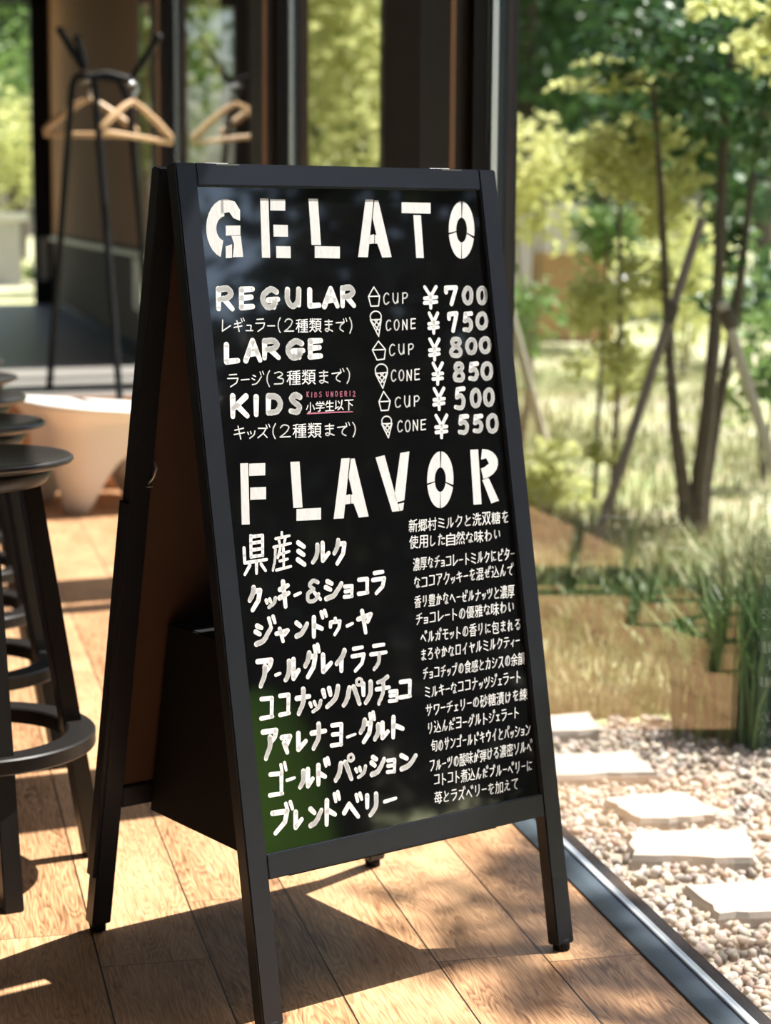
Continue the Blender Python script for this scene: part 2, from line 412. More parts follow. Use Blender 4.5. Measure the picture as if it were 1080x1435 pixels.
# ------------------------------------------------------------------ the A-frame sign
SX, SY, SFOOT = -0.1699, 2.7091, 0.012
_o = _to_building((SX, SY, 0)); SIGN_RZ = 0.6429 + PSI
DEL, DEL2, GAP, THK = 0.1818, 0.1976, 0.513, 0.026
SW, SL, SS = 0.60, 1.2554, 0.0351
sign = tag(empty('a_frame_sign', (_o.x, _o.y, 0), SIGN_RZ),
           'tall black A-frame gelato menu board hand-lettered in white marker, standing by the window', 'sign')
def fp(a, bb, d=0):     # front panel: across, up the slope, into the panel
    return Vector((a, bb*math.sin(DEL)+d*math.cos(DEL), SFOOT+bb*math.cos(DEL)-d*math.sin(DEL)))
def bp_(a, bb, d=0):    # back panel: across, up the slope, out of the inner face
    return Vector((a, GAP-bb*math.sin(DEL2)+d*math.cos(DEL2), SFOOT+bb*math.cos(DEL2)+d*math.sin(DEL2)))
def pbox(fn, a0, a1, b0, b1, d0, d1, bevel=.0015):
    m = MB(); m.hexa([fn(a0,b0,d0), fn(a1,b0,d0), fn(a1,b0,d1), fn(a0,b0,d1), fn(a0,b1,d0), fn(a1,b1,d0), fn(a1,b1,d1), fn(a0,b1,d1)], bevel)
    return m
BB, RB, TT = 0.2465, 0.2108, 0.0331
for fn, nm in ((fp, 'front'), (bp_, 'back')):
    top = SL if fn is fp else SL-.006
    for a0 in (0, SW-SS):
        lg = pbox(fn, a0, a0+SS, 0, top, 0, THK, .0022).build('stile', MT['black_paint'], sign)
        c = fn(a0+SS/2, -.004, THK/2)
        ft = MB(); ft.lathe([(0,.020),(.013,.020),(.014,.002),(.010,0.0),(0,0.0)], (c.x, c.y, 0.0), 20)
        ft.build('rubber_foot', MT['rubber'], lg)
    pbox(fn, SS, SW-SS, top-TT, top, .0004, THK-.001).build('top_rail', MT['black_paint'], sign)
    pbox(fn, SS, SW-SS, RB, BB, .0004, THK-.001).build('bottom_rail', MT['black_paint'], sign)
BD = 0.007              # the board lies a little behind the face of the frame
board = pbox(fp, SS-.004, SW-SS+.004, BB-.004, SL-TT+.004, BD, BD+.006, 0).build('chalkboard', MT['board'], sign)
pbox(fp, SS+.0005, SW-SS-.0005, BB+.0005, SL-TT-.0005, BD+.0065, BD+.010, 0).build('backing_panel', MT['raw_brown'], sign)
pbox(bp_, SS-.004, SW-SS+.004, BB-.004, SL-TT, .010, .014, 0).build('backing_panel', MT['raw_brown'], sign)
for a in (.09, SW-.09):
    t1 = fp(a, SL, THK*.7); t2 = bp_(a, SL-.006, THK*.3)
    m = MB(); m.hexa([t1+Vector((-.02,-.018,-.001)), t1+Vector((.02,-.018,-.001)), t2+Vector((.02,.02,-.001)), t2+Vector((-.02,.02,-.001)),
                      t1+Vector((-.02,-.018,.002)), t1+Vector((.02,-.018,.002)), t2+Vector((.02,.02,.002)), t2+Vector((-.02,.02,.002))])
    mid = (t1+t2)/2
    m.tube([mid+Vector((-.02,0,.003)), mid+Vector((.02,0,.003))], .004, 10)
    m.build('hinge', MT['steel'], sign)
c = bp_(SS*.8, .765, 0)
m = MB(); m.tube([c, c+Vector((.002,-.014,.012)), c+Vector((.004,-.018,.026)), c+Vector((.005,-.012,.034))], .0022, 8)
m.lathe([(0,.002),(.005,.0015),(.006,0),(0,0)], tuple(c+Vector((0,-.004,-.004))), 12)
m.build('hook', MT['steel'], sign)
pbox(bp_, -.006, 0, .09, .735, .002, THK-.002, .001).build('side_strip', MT['black_paint'], sign)

# dark wedge-shaped box filling the space between the two panels
bx = MB()
def bxp(u, fr, z):
    n0 = (z-SFOOT)*math.tan(DEL)+THK/math.cos(DEL)+.004; n1 = GAP-(z-SFOOT)*math.tan(DEL2)-.001
    return Vector((u, n0+(n1-n0)*fr, z))
zb, zt2 = .206, .53
bx.hexa([bxp(.088,0,zb), bxp(.49,0,zb), bxp(.49,1,zb), bxp(.088,1,zb), bxp(.088,0,zt2), bxp(.49,0,zt2), bxp(.49,1,zt2), bxp(.088,1,zt2)], .002)
bo = bx.build('inner_box', MT['rubber'], sign)

# ---- lettering: pen strokes on the board
G = {
'ア':"2,8 95,8 86,28 60,46/~52,28 50,60 22,98", 'イ':"~85,2 58,34 5,62/55,36 55,98", 'ウ':"50,0 50,18/12,46 12,20 90,20 82,58 45,98",
'エ':"15,10 85,10/50,10 50,90/5,90 95,90", 'カ':"5,28 92,28 84,80 72,96 58,85/~48,2 42,50 8,98", 'キ':"10,30 85,18/5,62 95,48/40,2 64,98",
'ク':"~40,2 30,30 5,55/38,18 92,18 78,60 30,98", 'コ':"8,12 90,12 88,88/5,90 95,88", 'サ':"2,30 98,30/28,5 28,60/~72,2 72,50 40,98",
'シ':"15,8 40,20/5,36 30,50/~8,95 55,80 98,25", 'ス':"10,10 85,10 60,55 5,98/55,55 95,96", 'セ':"2,44 95,28 70,62/32,4 32,85 45,95 92,93",
'ソ':"8,10 22,45/~92,5 75,60 30,98", 'タ':"~42,2 30,30 5,52/38,18 92,18 70,65 20,98/35,45 75,70", 'チ':"~85,4 50,16 12,22/3,46 97,44/~52,18 50,60 18,98",
'ツ':"5,20 15,48/40,12 50,42/~95,8 80,60 30,98", 'テ':"18,8 82,8/2,40 98,38/~55,40 48,75 20,98", 'ト':"30,2 30,98/32,40 90,62",
'ナ':"2,35 98,32/~52,2 50,55 15,98", 'ハ':"~35,15 25,60 3,90/~62,12 80,50 97,90", 'ヒ':"88,22 25,42/18,5 18,80 30,94 92,92", 'フ':"5,12 92,10 80,55 25,98",
'ヘ':"2,62 35,20 98,88", 'マ':"3,15 95,13 50,62/30,45 65,95", 'ミ':"15,8 85,25/15,42 82,58/8,75 92,96", 'モ':"15,12 85,12/3,46 97,44/45,12 45,82 58,94 92,90",
'ヤ':"3,38 95,22 70,52/30,4 55,98", 'ユ':"15,15 75,15 70,85/2,88 98,86", 'ヨ':"8,8 90,8 88,95/12,48 86,47/5,93 90,92", 'ラ':"18,6 82,4/6,36 94,34 80,70 30,98",
'リ':"18,8 18,60/~82,4 80,60 40,98", 'ル':"~28,12 26,60 3,95/60,6 60,92 97,58", 'レ':"15,4 15,92 95,50", 'ロ':"8,12 10,92/8,12 92,12 90,92/10,88 90,88",
'ワ':"10,15 12,50/10,15 92,15 82,60 35,98", 'ン':"8,15 40,35/~8,95 55,78 98,25", 'ー':"2,54 98,44",
'と':"28,5 42,45/~88,25 40,50 15,72 28,92 88,92", 'を':"12,18 82,14/~45,2 30,40 15,58 45,48 55,70 52,80/~90,38 55,58 40,80 50,95 88,92", 'し':"~25,3 22,75 40,95 85,70",
'た':"5,25 55,20/32,3 10,95/55,42 92,40/~52,70 58,90 95,88", 'な':"5,25 50,20/32,3 8,60/68,18 92,32/~70,42 70,85 55,95 40,85 55,75 95,92",
'わ':"28,3 28,97/5,28 35,24 8,75/~30,50 65,32 92,48 90,75 60,95", 'い':"~12,15 14,65 30,88 40,72/~80,22 90,45 92,70", 'に':"~15,8 10,60 16,95 25,78/48,22 90,20/~45,62 55,85 95,84",
'せ':"2,40 97,32/72,5 70,60 58,62/~30,12 30,80 45,92 88,90", 'ん':"~55,3 5,97 35,55 52,60 55,90 70,95 97,65", 'て':"3,18 95,10/~95,10 55,40 50,75 85,96",
'り':"~20,8 15,55 25,45/~75,5 78,55 40,98", 'か':"5,32 60,28 55,85 35,88/38,4 8,95/75,20 97,52", 'の':"~52,15 30,85 8,70 20,30 60,12 92,40 85,78 50,95",
'ま':"15,18 88,16/18,42 85,40/~52,3 54,80 35,95 18,82 40,74 90,94", 'れ':"25,3 25,97/5,30 32,26 5,78/~28,55 62,28 72,40 70,88 97,80",
'る':"20,8 80,8 10,62/~10,62 60,42 90,62 75,92 45,95 42,78 65,82", 'ろ':"20,8 80,8 10,62/~10,62 60,42 92,65 70,95 25,95", 'や':"~5,48 70,25 95,40 70,60/48,5 60,22/22,20 50,98",
'け':"~15,8 10,60 16,95 25,78/40,32 97,28/~72,5 74,60 50,97", 'え':"40,3 62,12/20,35 75,32 8,95/~8,95 45,65 60,92 97,90",
'0':"~52,3 20,18 8,52 24,88 52,97 80,86 93,50 80,14 52,3", '1':"50,5 50,97", '2':"~10,25 40,4 82,18 70,50/~70,50 40,75 8,95/8,95 95,93", '3':"~12,12 55,4 78,24 38,46/~38,46 85,60 75,90 10,92",
'5':"90,6 26,8/26,8 18,46/~18,46 60,38 90,62 70,94 10,92", '7':"10,32 10,10 90,8 55,97", '8':"~50,47 18,28 30,6 70,6 82,26 50,47/~50,47 12,70 22,95 75,97 90,72 50,47",
'¥':"8,3 50,46/92,3 50,46/50,46 50,98/6,54 94,50/6,76 94,71", '(':"~80,0 30,30 25,65 75,100", ')':"~20,0 70,30 75,65 25,100", '&':"~78,14 48,4 24,22 52,42/~52,42 12,60 18,92 60,92 84,66/58,60 98,90",
'A':"5,97 48,4 95,97/22,66 78,64", 'C':"~90,15 60,4 22,22 10,58 30,94 65,95 92,82", 'D':"12,5 12,95/~12,6 65,12 90,48 68,86 12,94", 'E':"12,5 12,95/12,6 90,4/12,48 82,44/12,94 92,91",
'G':"~88,16 55,3 18,26 10,62 35,95 66,90 82,74/40,60 98,56/76,58 74,95", 'I':"50,4 50,97", 'K':"12,4 12,97/88,5 14,60/36,46 94,96", 'L':"12,3 12,94 92,91", 'N':"10,97 12,5 86,95 88,4",
'O':"~50,4 16,22 8,58 30,95 68,94 92,60 84,20 50,4", 'P':"12,5 12,97/~12,8 65,4 88,26 62,50 14,54", 'R':"10,5 10,97/~10,8 60,3 85,26 58,48 12,52/42,50 92,97", 'S':"~86,14 50,3 18,22 46,46 84,68 62,95 10,90",
'U':"~8,4 10,62 42,97 78,76 88,4/88,4 88,90", 'T':"3,8 97,6/50,8 50,97",
'県':"35,2 35,56/35,4 80,4 80,56/35,21 80,20/35,38 80,37/35,55 80,54/8,30 10,69 97,66/56,68 56,98/30,76 10,98/74,76 92,94",
'産':"50,0 50,12/18,15 92,11/33,18 40,32/70,16 62,32/8,37 98,32/~16,38 14,70 2,98/42,42 28,66/35,58 90,53/40,76 82,72/60,42 60,95/22,98 99,93",
}
for k, v in dict(ガ='カ',ギ='キ',グ='ク',ゴ='コ',ジ='シ',ズ='ス',ゼ='セ',ダ='タ',ド='ト',ビ='ヒ',ブ='フ',ベ='ヘ',バ='ハ',で='て',だ='た',が='か',ぜ='せ').items(): G[k] = ('D', v)
for k, v in dict(パ='ハ',プ='フ').items(): G[k] = ('P', v)
for k, v in dict(ッ='ツ',ャ='ヤ',ュ='ユ',ョ='ヨ',ゥ='ウ',ィ='イ',ェ='エ').items(): G[k] = ('S', v)

def smooth_path(P, smooth):
    P = [np.array(p, float) for p in P]
    if not smooth or len(P) < 3:
        return P
    out = []
    closed = np.allclose(P[0], P[-1])
    for i in range(len(P)-1):
        p0 = P[i-1] if i > 0 else (P[-2] if closed else P[0]*2-P[1])
        p1, p2 = P[i], P[i+1]
        p3 = P[i+2] if i+2 < len(P) else (P[1] if closed else P[-1]*2-P[-2])
        for t in np.linspace(0, 1, 9)[:-1]:
            out.append(.5*((2*p1)+(-p0+p2)*t+(2*p0-5*p1+4*p2-p3)*t*t+(-p0+3*p1-3*p2+p3)*t**3))
    out.append(P[-1]); return out
def strokes_of(ch):
    g = G[ch]
    if isinstance(g, tuple):
        base = strokes_of(g[1])
        if g[0] == 'S': return base
        if g[0] == 'D':
            base = [[(x*.86, 14+y*.86) for x, y in s] for s in base]
            base += [[(73,-4),(83,22)], [(95,-9),(106,16)]]
        else:
            base = [[(x*.9, 14+y*.86) for x, y in s] for s in base]
            base += [[(86+15*math.cos(t), 8+13*math.sin(t)) for t in np.linspace(0, 2*math.pi, 15)]]
        return base
    res = []
    for s in g.split('/'):
        sm = s.startswith('~'); s = s.lstrip('~')
        pts = [tuple(map(float, q.split(','))) for q in s.split()]
        res.append([tuple(p) for p in smooth_path(pts, sm)])
    return res

# pixel -> board coordinates (board lies in the front panel), done once here
_sm = Matrix.Translation((_o.x, _o.y, 0)) @ Matrix.Rotation(SIGN_RZ, 4, 'Z')
_smi = _sm.inverted()
_P0 = _sm @ fp(0, 0, BD); _PA = (_sm @ fp(1, 0, BD))-_P0; _PB = (_sm @ fp(0, 1, BD))-_P0; _PN = _PA.cross(_PB)
def uv(px, py):
    d = ray(px, py); t = (_P0-CAM_POS).dot(_PN)/d.dot(_PN); q = CAM_POS+d*t-_P0
    return np.array([q.dot(_PA), q.dot(_PB)])
LZ = BD-.0005
class Ink:
    def __init__(s): s.m = MB()
    def ribbon(s, pts, w, taper=0.0, square=False):
        """pts in board metres; each stroke a ribbon with round ends"""
        P = [np.array(p) for p in pts]; Q = [P[0]]
        for p in P[1:]:
            if np.linalg.norm(p-Q[-1]) > 1e-5: Q.append(p)
        if len(Q) < 2: return
        # a little subdivision so the width can vary along the stroke
        R = [Q[0]]
        for a, c in zip(Q[:-1], Q[1:]):
            k = max(1, int(np.linalg.norm(c-a)/(w*1.6)))
            for j in range(1, k+1): R.append(a+(c-a)*j/k)
        n = len(R); ws = [w*.5*(1-taper*(i/(n-1))**2) for i in range(n)]
        for i in range(n-1):
            t = R[i+1]-R[i]; t = t/np.linalg.norm(t); nn = np.array([-t[1], t[0]])
            a, c = R[i], R[i+1]
            if square:
                pass
            q = [a+nn*ws[i], a-nn*ws[i], c-nn*ws[i+1], c+nn*ws[i+1]]
            s.m.add([fp(x, y, LZ) for x, y in q], [(0,1,2,3)])
        for i in range(n):
            if square and i in (0, n-1): continue
            q = [R[i]+ws[i]*np.array([math.cos(a), math.sin(a)]) for a in np.linspace(0, 2*math.pi, 11)[:-1]]
            s.m.add([fp(x, y, LZ) for x, y in q], [tuple(range(10))])
    def poly(s, pts):
        s.m.add([fp(x, y, LZ) for x, y in pts], [tuple(range(len(pts)))])
    def glyph(s, ch, cpx, cpy, wpx, hpx, pen, slope=0.0, taper=.0, lean=0.0, jit=0.0, tight=False):
        """a character centred on a pixel of the photo, wpx by hpx, its rows rising by slope"""
        if ch in G:
            SS_ = strokes_of(ch)
            if tight:
                xs_ = [q[0] for t_ in SS_ for q in t_]; ys_ = [q[1] for t_ in SS_ for q in t_]
                ax_, bx_, ay_, by_ = min(xs_), max(xs_), min(ys_), max(ys_)
                SS_ = [[((x-ax_)/(bx_-ax_)*100 if bx_-ax_ > 5 else 50, (y-ay_)/(by_-ay_)*100 if by_-ay_ > 5 else 50) for x, y in t_] for t_ in SS_]
            kind = G[ch][0] if isinstance(G[ch], tuple) else ''
            for si, st in enumerate(SS_):
                pn = pen*(.8 if kind == 'D' and si >= len(SS_)-2 else .62 if kind == 'P' and si == len(SS_)-1 else 1)
                pts = []
                for x, y in st:
                    fx, fy = (x/100-.5)*max(wpx-pen, pen), (y/100-.5)*max(hpx-pen, .1)
                    pts.append(uv(cpx+fx-fy*lean+random.uniform(-jit, jit), cpy+fy+fx*slope+random.uniform(-jit, jit)))
                s.ribbon(pts, pn*PXM, taper)
        else:
            vs, fs = font_glyph(ch)
            out = []
            for x, y in vs:
                fx, fy = (x-.5)*wpx, -(y-.5)*hpx
                q = uv(cpx+fx-fy*lean, cpy+fy+fx*slope); out.append(fp(q[0], q[1], LZ))
            s.m.add(out, fs)
    def build(s, name, mt='white_paint', label=None):
        o = s.m.build(name, MT[mt], board)
        if label: o['label'] = label
        return o
PXM = 0.00099           # metres per photo pixel on the board, on average
_fg = {}
def font_glyph(ch):
    if ch not in _fg:
        c = bpy.data.curves.new('glyph', 'FONT'); c.body = ch; c.resolution_u = 2
        o = bpy.data.objects.new('glyph', c); COL.objects.link(o)
        bpy.context.view_layer.update()
        me = o.to_mesh(); V = np.array([v.co[:2] for v in me.vertices]); Fc = [tuple(p.vertices) for p in me.polygons]
        lo, hi = V.min(0), V.max(0); V = (V-lo)/(hi-lo)
        o.to_mesh_clear(); bpy.data.objects.remove(o); bpy.data.curves.remove(c)
        _fg[ch] = ([tuple(v) for v in V], Fc)
    return _fg[ch]
SMALL = 'ッャュョゥィェ'
def line(text, x0, y0, x1, y1, h, pen, w=None, name='lettering', mt='white_paint', jit=.25, lean=.0, label=None):
    adv = []
    for ch in text:
        adv.append(.72 if ch in SMALL else .75 if ch in 'ー1I' else .55 if ch in '()' else .5 if ch == ' ' else 1.08 if ch not in G else 1.0)
    pos = np.cumsum(adv)-np.array(adv)/2; pos = (pos-pos[0])/(pos[-1]-pos[0])
    cell = math.hypot(x1-x0, y1-y0)/(sum(adv)-.5*adv[0]-.5*adv[-1])
    ink = Ink(); sl = (y1-y0)/(x1-x0)
    for ch, t, ad in zip(text, pos, adv):
        if ch == ' ': continue
        cx, cy = x0+(x1-x0)*t, y0+(y1-y0)*t
        ww, hh = (w or cell*.92)*ad/1.0, h
        if ch in SMALL: hh = h*.62; cy += h*.16; ww *= 1.0
        elif ch == 'ー': hh = h*.25
        elif ch in '()': hh = h*1.15; ww = cell*.4
        elif ch in 'リりイい': ww *= .9
        elif ch not in G: hh = h*1.02
        if ch not in G and ww > h: ww = h
        cy += random.uniform(-.6, .6)
        ink.glyph(ch, cx, cy, ww, hh*random.uniform(.94, 1.04), pen, sl, 0, lean, jit)
    return ink.build(name, mt, label)

# headings made of strips of white tape (pieces with thin gaps), unit boxes
def pieces(ch):
    R = lambda x0,y0,x1,y1,sk=0: [(x0,y0),(x1,y0),(x1+sk,y1),(x0+sk,y1)]
    def arc(cx, cy, rx, ry, a0, a1, w, n=9):
        o = [(cx+rx*math.cos(a), cy+ry*math.sin(a)) for a in np.radians(np.linspace(a0, a1, n))]
        i = [(cx+(rx-w)*math.cos(a), cy+(ry-w*1.0)*math.sin(a)) for a in np.radians(np.linspace(a1, a0, n))]
        return o+i
    if ch == 'E': return [R(0,0,27,100,6), R(33,1,82,20), R(43,44,90,64,1), R(52,80,99,100,1)]
    if ch == 'L': return [R(0,0,30,78,10), R(20,80,100,100,0)]
    if ch == 'F': return [R(0,0,30,100,6), R(34,1,95,21), R(38,40,98,60)]
    if ch == 'T': return [R(0,3,99,22), R(40,25,66,100,10)]
    if ch == 'A': return [[(22,0),(46,0),(29,100),(0,100)], [(49,1),(60,1),(100,99),(72,100),(57,76),(50,76),(50,62),(54,60),(43,32)], [(34,62),(48,60),(48,76),(32,77)]]
    if ch == 'V': return [[(0,5),(27,2),(72,100),(50,101)], [(74,0),(101,-2),(86,82),(64,85),(56,74)], [(67,88),(85,86),(82,99),(74,100)]]
    if ch == 'O':
        P = []
        for a0, a1 in ((-85, 12), (17, 88), (92, 170), (174, 268)): P.append(arc(50, 50, 50, 51, a0, a1, 29))
        return P
    if ch == 'G':
        return [arc(56, 50, 56, 50, 105, 262, 29, 13), [(42,1),(60,0),(82,4),(97,18),(97,36),(78,32),(66,22),(42,25)], [(56,45),(98,44),(98,60),(56,62)], [(72,62),(99,61),(106,97),(76,98),(80,76)], [(56,80),(74,76),(74,99),(56,100)]]
    if ch == 'R':
        return [R(0,1,28,100,12), arc(40, 28, 58, 27, -88, 84, 27, 10)[:10]+[(38,36),(50,34),(66,28),(56,18),(38,20)], [(42,57),(58,54),(66,55),(101,96),(74,100),(48,64)]]
def heading(items, label):
    for ch, cx, cy, w, h, sl in items:
        ink = Ink()
        for pc in pieces(ch):
            ink.poly([uv(cx+(x/100-.5)*w, cy+(y/100-.5)*h+(x/100-.5)*w*sl) for x, y in pc])
        ink.build('heading_letter', 'tape_white', 'tape letter %s of the word %s' % (ch, label))
heading([('G',313.0,320.3,49,83,.03), ('E',385.6,320,43,83,.02), ('L',453.8,320.3,44,83,.02), ('A',524.9,320.3,47,81,.02), ('T',582.8,321.5,41,80,.02), ('O',646.3,322.4,36,79,.02)],
        'GELATO')
heading([('F',354.7,691.7,37,86,-.04), ('L',427.9,687.8,43,83,-.05), ('A',491.6,683.9,49,84,-.05), ('V',549.2,676.1,47,81,-.06), ('O',616.5,672.2,37,78,-.06), ('R',678.3,667.2,40,78,-.07)],
        'FLAVOR')
def brush(chars, ox, oy, sc, pen, name, label=None, slope=-.12, taper=.15, mt='white_paint', lean=0.0):
    ink = Ink()
    for it in chars:
        ch, x, y, w, h = it[:5]; pn = it[5] if len(it) > 5 else pen
        ink.glyph(ch, ox+x/sc, oy+y/sc, w/sc, h/sc, pn, slope if ch != 'ー' else slope*.6, taper, lean, .3, True)
    return ink.build(name, mt, label)
S2 = 4.909
brush([('R',125,140,140,185),('E',275,138,125,170),('G',435,138,150,170),('U',590,135,125,160),('L',738,135,110,155),('A',850,132,135,165),('R',970,125,125,170)], 290, 390, S2, 9.3, 'size_lettering', slope=-.02)
brush([('L',172,515,125,160),('A',315,498,145,180),('R',442,488,140,165),('G',608,490,150,160),('E',745,484,120,155)], 290, 390, S2, 9.3, 'size_lettering', slope=-.03)
brush([('K',225,880,145,185),('I',336,878,40,165),('D',462,868,130,165),('S',605,862,110,165)], 290, 390, S2, 9.6, 'size_lettering', slope=-.03)
for ox, oy, yb, digs in (
    (0,0,(505,132,112,175), (('7',645,120,105,150),('0',760,118,90,140),('0',858,118,88,140))),
    (0,0,(525,308,92,165), (('7',658,303,90,155),('5',760,300,85,150),('0',858,293,100,135))),
    (0,0,(532,490,95,170), (('8',680,475,102,152),('0',785,467,95,128),('0',880,460,98,128))),
    (0,0,(555,656,95,172), (('8',700,645,95,150),('5',800,640,85,140),('0',892,638,100,140))),
    (0,0,(563,830,100,172), (('5',706,826,90,170),('0',815,824,92,145),('0',906,818,92,140))),
    (0,0,(580,1020,105,180), (('5',730,1005,90,150),('5',830,1000,85,140),('0',930,998,100,145)))):
    for it in [('¥',)+yb+(6.0,)]+list(digs):
        brush([it], 500, 390, S2, 7.5, 'yen_sign' if it[0] == '¥' else 'price_digit', slope=-.02, taper=.05)
# cup and cone drawings with their words
def drawing(segs, name, pen=1.9):
    ink = Ink()
    for s in segs: ink.ribbon([uv(500+x/S2, 390+y/S2) for x, y in s], pen*PXM)
    ink.build(name)
for ap, l, r, br, bl in (((115,60),(78,125),(155,123),(147,190),(95,192)), ((146,432),(105,493),(195,490),(187,556),(137,562)), ((182,778),(150,850),(228,845),(214,908),(166,910))):
    drawing([[l, ap, r, l], [r, br, bl, l]], 'cup_drawing')
for c, R_, l, r, ap in (((128,264),38,(90,287),(166,283),(148,400)), ((167,632),42,(125,655),(210,648),(177,757)), ((203,982),33,(168,1002),(240,998),(215,1097))):
    arcp = [(c[0]+R_*math.cos(a), c[1]+R_*1.0*math.sin(a)) for a in np.radians(np.linspace(150, 390, 16))]
    L_ = lambda p, q, t: (p[0]+(q[0]-p[0])*t, p[1]+(q[1]-p[1])*t)
    drawing([arcp, [l, r, ap, l], [L_(l,r,.35), L_(r,ap,.38)], [L_(l,r,.02), L_(r,ap,.68)], [L_(l,r,.7), L_(l,ap,.38)], [L_(l,r,.99), L_(l,ap,.68)]], 'cone_drawing')
for t, x0, y0, x1, y1 in (('CUP',540.7,418.6,567.2,418), ('CONE',543.8,456,578.4,454), ('CUP',548.9,490.8,575.4,488.8), ('CONE',551,526.5,584,525.5), ('CUP',557,563,583.5,562), ('CONE',560,597.8,592.7,595.8)):
    line(t, x0, y0, x1, y1, 18, 2.0, w=10.5 if t == 'CUP' else 9.6, name='serving_lettering', jit=.15)
line('レギュラー(2種類まで)', 316.5, 456, 491, 456.5, 20, 1.8, name='size_note_lettering')
line('ラージ(3種類まで)', 326, 532.5, 487.6, 526.5, 20, 1.8, name='size_note_lettering')
line('キッズ(2種類まで)', 335, 606, 495.7, 602, 20, 1.8, name='size_note_lettering')
line('KIDS UNDER12', 430.8, 553, 495.7, 551.6, 8.6, 1.1, w=4.4, name='age_note_lettering', mt='pink', label='small pink letters and underline')
line('小学生以下', 434.6, 570.2, 488.6, 567.4, 14.5, 1.8, name='age_note_lettering')
ink = Ink(); ink.ribbon([uv(430.5,579.6), uv(462,578), uv(493.7,577)], 2.2*PXM, .4); ink.build('underline', 'pink', 'pink underline')
# the eight flavours
A5 = (330, 730, 4.696); A6 = (340, 890, 4.154); A7 = (340, 940, 4.154)
brush([('県',130,220,175,275,5.4),('産',303,197,140,265,4.6),('ミ',430,215,80,185,8.2),('ル',560,207,140,155,7.6),('ク',682,203,105,190,7.6)], *A5, 8.1, 'flavour_lettering')
brush([('ク',125,512,105,185),('ッ',230,540,90,85,6.2),('キ',318,482,100,200),('ー',408,482,62,38,5.4),('&',515,460,115,165,6.4),('シ',645,450,140,150),('ョ',740,465,78,100,6.2),('コ',838,430,92,125,7),('ラ',940,407,108,170,7)], *A5, 8.1, 'flavour_lettering')
brush([('ジ',195,720,165,205),('ャ',305,750,108,118,7),('ン',435,712,108,125),('ド',555,675,120,200),('ゥ',655,695,92,132,6.2),('ー',750,683,62,38,5.4),('ヤ',848,663,118,178,7.6)], *A5, 8.1, 'flavour_lettering')
brush([('ア',125,223,112,178),('ー',205,228,48,30,5.6),('ル',287,200,110,150),('グ',402,150,115,215),('レ',490,162,80,130),('イ',568,150,82,150),('ラ',670,140,96,158,6.6),('テ',790,128,115,165,6.6)], *A6, 8.3, 'flavour_lettering')
brush([('コ',140,425,95,140,7),('コ',242,405,82,140,7),('ナ',350,385,106,172),('ッ',422,415,88,85,6.2),('ツ',510,360,122,145),('パ',640,330,140,180),('リ',722,335,78,152),('チ',815,320,102,180,7),('ョ',875,355,68,82,6),('コ',945,315,88,120,7)], *A6, 8.3, 'flavour_lettering')
brush([('ア',155,430,112,190),('マ',250,430,82,125),('レ',345,410,78,128),('ナ',440,380,112,170),('ヨ',545,375,84,148,7),('ー',630,378,66,34,4.6),('グ',725,330,115,200),('ル',805,350,110,122),('ト',902,325,88,150)], *A7, 8.3, 'flavour_lettering')
brush([('ゴ',205,630,122,210,7),('ー',278,630,66,34,5.4),('ル',370,625,108,132),('ド',470,585,98,180),('パ',592,562,140,175),('ッ',685,590,82,85,6.2),('シ',785,550,108,135),('ョ',862,555,68,95,6.2),('ン',965,527,118,112)], *A7, 8.3, 'flavour_lettering')
brush([('ブ',230,855,152,205),('レ',325,865,68,125),('ン',425,850,98,130),('ド',525,800,108,215),('ベ',640,785,136,165),('リ',750,780,88,155),('ー',857,752,92,40,6)], *A7, 8.3, 'flavour_lettering')
# the descriptions, two lines each
for t, x0, y0, x1, y1 in (
    ('新郷村ミルクと洗双糖を',578.5,737,707.2,724), ('使用した自然な味わい',579.4,760,696,749), ('濃厚なチョコレートミルクにビター',583,790.5,718,776.5), ('なココアクッキーを混ぜ込んで',584,816.5,714.6,798),
    ('香り豊かなヘーゼルナッツと濃厚',585,843,715.5,828.5), ('チョコレートの優雅な味わい',587,867.4,715.6,849.8), ('ベルガモットの香りに包まれる',593.3,892.4,724.8,874.8), ('まろやかなロイヤルミルクティー',593,917.4,724.8,898),
    ('チョコチップの食感とカシスの余韻',596,944,730,923), ('ミルキーなココナッツジェラート',598.7,970,725.6,948), ('サワーチェリーの砂糖漬けを練',600.6,995,733,973), ('り込んだヨーグルトジェラート',602.4,1020,722.8,999),
    ('旬のサンゴールドキウイとパッション',608,1045,739.4,1022), ('フルーツの酸味が弾ける濃密ソルベ',605,1073,741.3,1045), ('コトコト煮込んだブルーベリーに',611.7,1092.4,741.3,1073), ('苺とラズベリーを加えて',613.5,1117.4,721,1099)):
    line(t, x0, y0, x1, y1, 17.5, 1.75, name='description_lettering', jit=.2)

